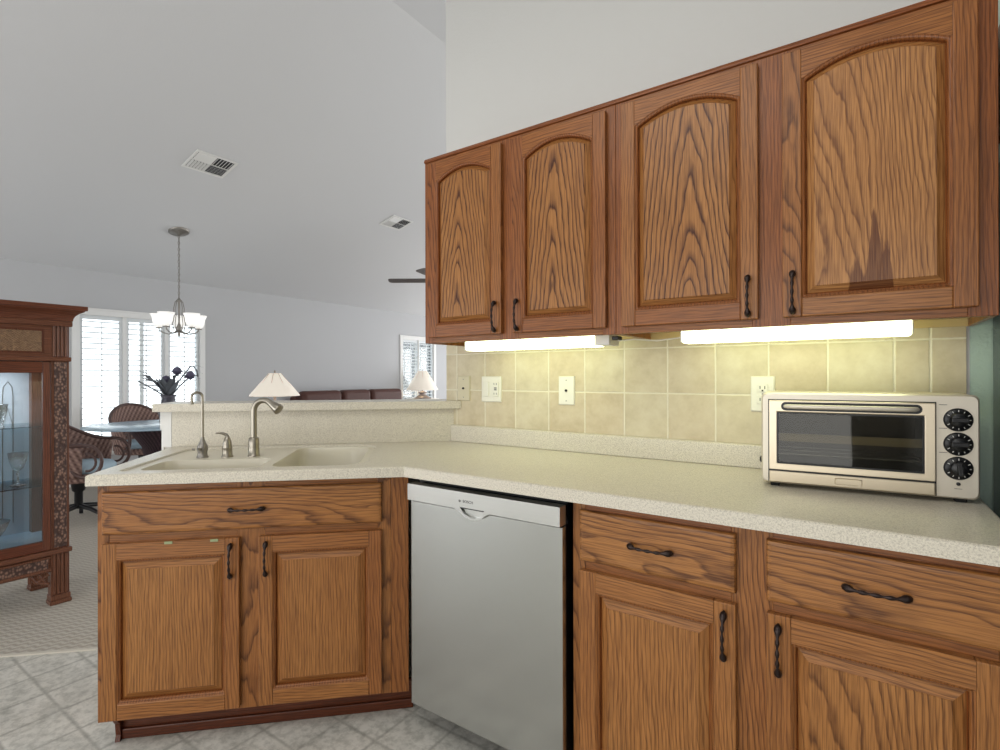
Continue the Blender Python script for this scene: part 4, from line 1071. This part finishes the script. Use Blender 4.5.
# ------------------------------------------------------------------ living room beyond the bar
def table_lamp(loc, hs, rs0, rs1, zb, zt, label, group=None, wide=1.):
    r = thing('table_lamp', label, 'lamp', loc)
    b = MB(); b.lathe([(.085*wide, 0), (.09*wide, .012), (.075*wide, .025), (.045*wide, .06), (.03*wide, .085), (.045*wide, .11), (.04*wide, .13), (.014, .15), (.012, zt-.03)], n=24); b.build('base', plain('brushed_lamp_metal', lin(138, 130, 128), .4, .5, vary=.15), r)
    s = MB(); n = 48; out = []; inn_ = []
    prof = [(rs0, zb), (rs0*.995, zb+.01), (rs0+(rs1-rs0)*.5, zb+(zt-zb)*.52), (rs1*1.01, zt-.008), (rs1, zt)]
    full = prof+[(q[0]-.004, q[1]) for q in reversed(prof)]
    vs = []
    for rr_, z in full:
        for k in range(n):
            a = 2*PI*k/n; q = rr_*(1+.012*abs(math.cos(a*8))); vs.append((q*math.cos(a), q*math.sin(a), z))
    m2 = len(full)
    s.add(vs, [(i*n+k, i*n+(k+1) % n, ((i+1) % m2)*n+(k+1) % n, ((i+1) % m2)*n+k) for i in range(m2) for k in range(n)], smooth=True)
    so_ = s.build('shade', lampshade_lit, r)
    t = MB()
    for k in range(8):
        a = 2*PI*k/8; t.tube([(rs0*1.012*math.cos(a), rs0*1.012*math.sin(a), zb+.002), (rs1*1.02*math.cos(a), rs1*1.02*math.sin(a), zt-.002)], .0022, 5)
    t.build('piping', plain('tan_piping', lin(186, 176, 160), .7), so_)
    MB().lathe([(.004, zt-.04), (.004, zt+.004), (.010, zt+.010), (.008, zt+.022), (.001, zt+.028)], n=12).build('finial', pewter, r)
    t2 = MB()
    for k in range(3):
        a = 2*PI*k/3; t2.tube([(0, 0, zt-.012), (rs1*.97*math.cos(a), rs1*.97*math.sin(a), zt-.006)], .002, 4)
    t2.build('shade_carrier', pewter, r)
    l = D.lights.new('lamp_bulb', 'POINT'); l.energy = 2.2; l.color = (1, .78, .5); l.shadow_soft_size = .03
    lo = D.objects.new('lamp_bulb', l); C.objects.link(lo); lo.parent = r; lo.location = (0, 0, zb+(zt-zb)*.45)
    return r
def side_table(loc, w_, h, mat, label):
    r = thing('side_table', label, 'table', loc)
    MB().box(-w_/2, w_/2, -w_/2, w_/2, h-.025, h).build('table_top', mat, r, bevel=.005)
    MB().box(-w_/2+.03, w_/2-.03, -w_/2+.03, w_/2-.03, h-.09, h-.025).build('apron', mat, r)
    for sx in (-1, 1):
        for sy in (-1, 1): MB().box(sx*(w_/2-.055)-.02, sx*(w_/2-.055)+.02, sy*(w_/2-.055)-.02, sy*(w_/2-.055)+.02, 0, h-.09).build('leg', mat, r, bevel=.003)
dkw = plain('dark_table_wood', lin(84, 54, 40), .4, vary=.2, scale=8)
side_table((-4.44, 2.78, .002), .46, .60, dkw, 'small dark wooden side table behind the bar under the nearer lamp')
table_lamp((-4.44, 2.78, .6025), 0, .215, .055, .445, .655, 'nearer table lamp with a wide white pleated shade above the faucet')
side_table((-6.92, 7.42, .002), .46, .79, whitem, 'white side table in front of the far right window')
table_lamp((-6.92, 7.42, .7925), 0, .30, .09, .165, .53, 'farther beige table lamp standing before the small shuttered window', wide=1.9)

# sofa against the far wall
r = thing('sofa', 'long brown leather sofa against the grey far wall beyond the bar', 'sofa', (-6.16, 4.62, .002), PI/2)   # local x along the wall, y to the wall
SW = 2.24; SD = .95
MB().box(.12, SW-.12, .06, SD-.03, .05, .30).build('base', leather, r, bevel=.03, seg=3)
for a_, b_ in ((0, .22), (SW-.22, SW)):
    MB().box(a_, b_, .0, SD-.08, .04, .66).build('arm', leather, r, bevel=.07, seg=4)
cwid = (SW-.44)/3
MB().box(.05, SW-.05, SD-.16, SD-.01, .28, .93).build('back_frame', leather, r, bevel=.05, seg=3)
for k in range(3):
    x0 = .22+k*cwid
    MB().box(x0+.005, x0+cwid-.005, .0, SD-.25, .285, .47).build('seat_cushion', leather, r, bevel=.06, seg=4)
    mx0, mx1 = x0-(.13 if k == 0 else -.005), x0+cwid+(.13 if k == 2 else -.005)
    MB().box(mx0, mx1, SD-.33, SD-.12, .46, 1.0).build('back_cushion', leather, r, bevel=.075, seg=5)
for x_ in (.15, SW-.2):
    for y_ in (.1, SD-.15): MB().lathe([(.02, 0), (.03, .05)], (x_, y_, 0), 12).build('foot', blackm, r)

# ceiling fan, hub hidden behind the wall cabinets, blade tips showing
fx, fy, fzz = -3.93, 4.63, 2.31
r = thing('ceiling_fan', 'dark bladed ceiling fan partly hidden behind the left wall cabinet', 'ceiling fan', (fx, fy, fzz))
hc = ceil_z(fx)-fzz
MB().lathe([(.07, hc), (.07, hc-.03), (.04, hc-.06), (.013, hc-.07), (.013, .14), (.03, .12)], n=20, M=None).build('down_rod', pewter, r)
MB().lathe([(.03, .13), (.09, .11), (.13, .06), (.13, .01), (.10, -.03), (.05, -.06), (.04, -.09)], n=28).build('motor_housing', pewter, r)
MB().lathe([(.04, -.09), (.09, -.10), (.11, -.14), (.09, -.19), (.03, -.21), (.001, -.212)], n=24).build('light_bowl', shadeglass, r)
fanb = plain('dark_fan_blade', lin(96, 90, 88), .5, vary=.1)
for k in range(5):
    a = math.radians(214+72*k)
    Mb = Matrix.Rotation(a, 4, 'Z')
    br = MB().box(.10, .22, -.018, .018, .018, .026, M=Mb).build('blade_bracket', pewter, r)
    bl = MB(); bl.prism(rrect(.18, .68, -.062, .062, .04, 5), 0, .007, 'z', M=Mb @ Matrix.Translation((0, 0, .024)) @ Matrix.Rotation(math.radians(10), 4, 'X')); bl.build('blade', fanb, br)

# two small metal catches on the top edge of the left sink door are sitting on the door
for o in [x for x in D.objects if x.parent and x.parent.name.startswith('sink_base_cabinet') and x.name.startswith('door')][:1]:
    for x_ in (.20, .34):
        part(MB().box(x_-.012, x_+.012, -.0225, -.0195, .566, .5745).build('catch', plain('green_putty', lin(150, 160, 120), .5), o), 'small pale green catch on the door edge')
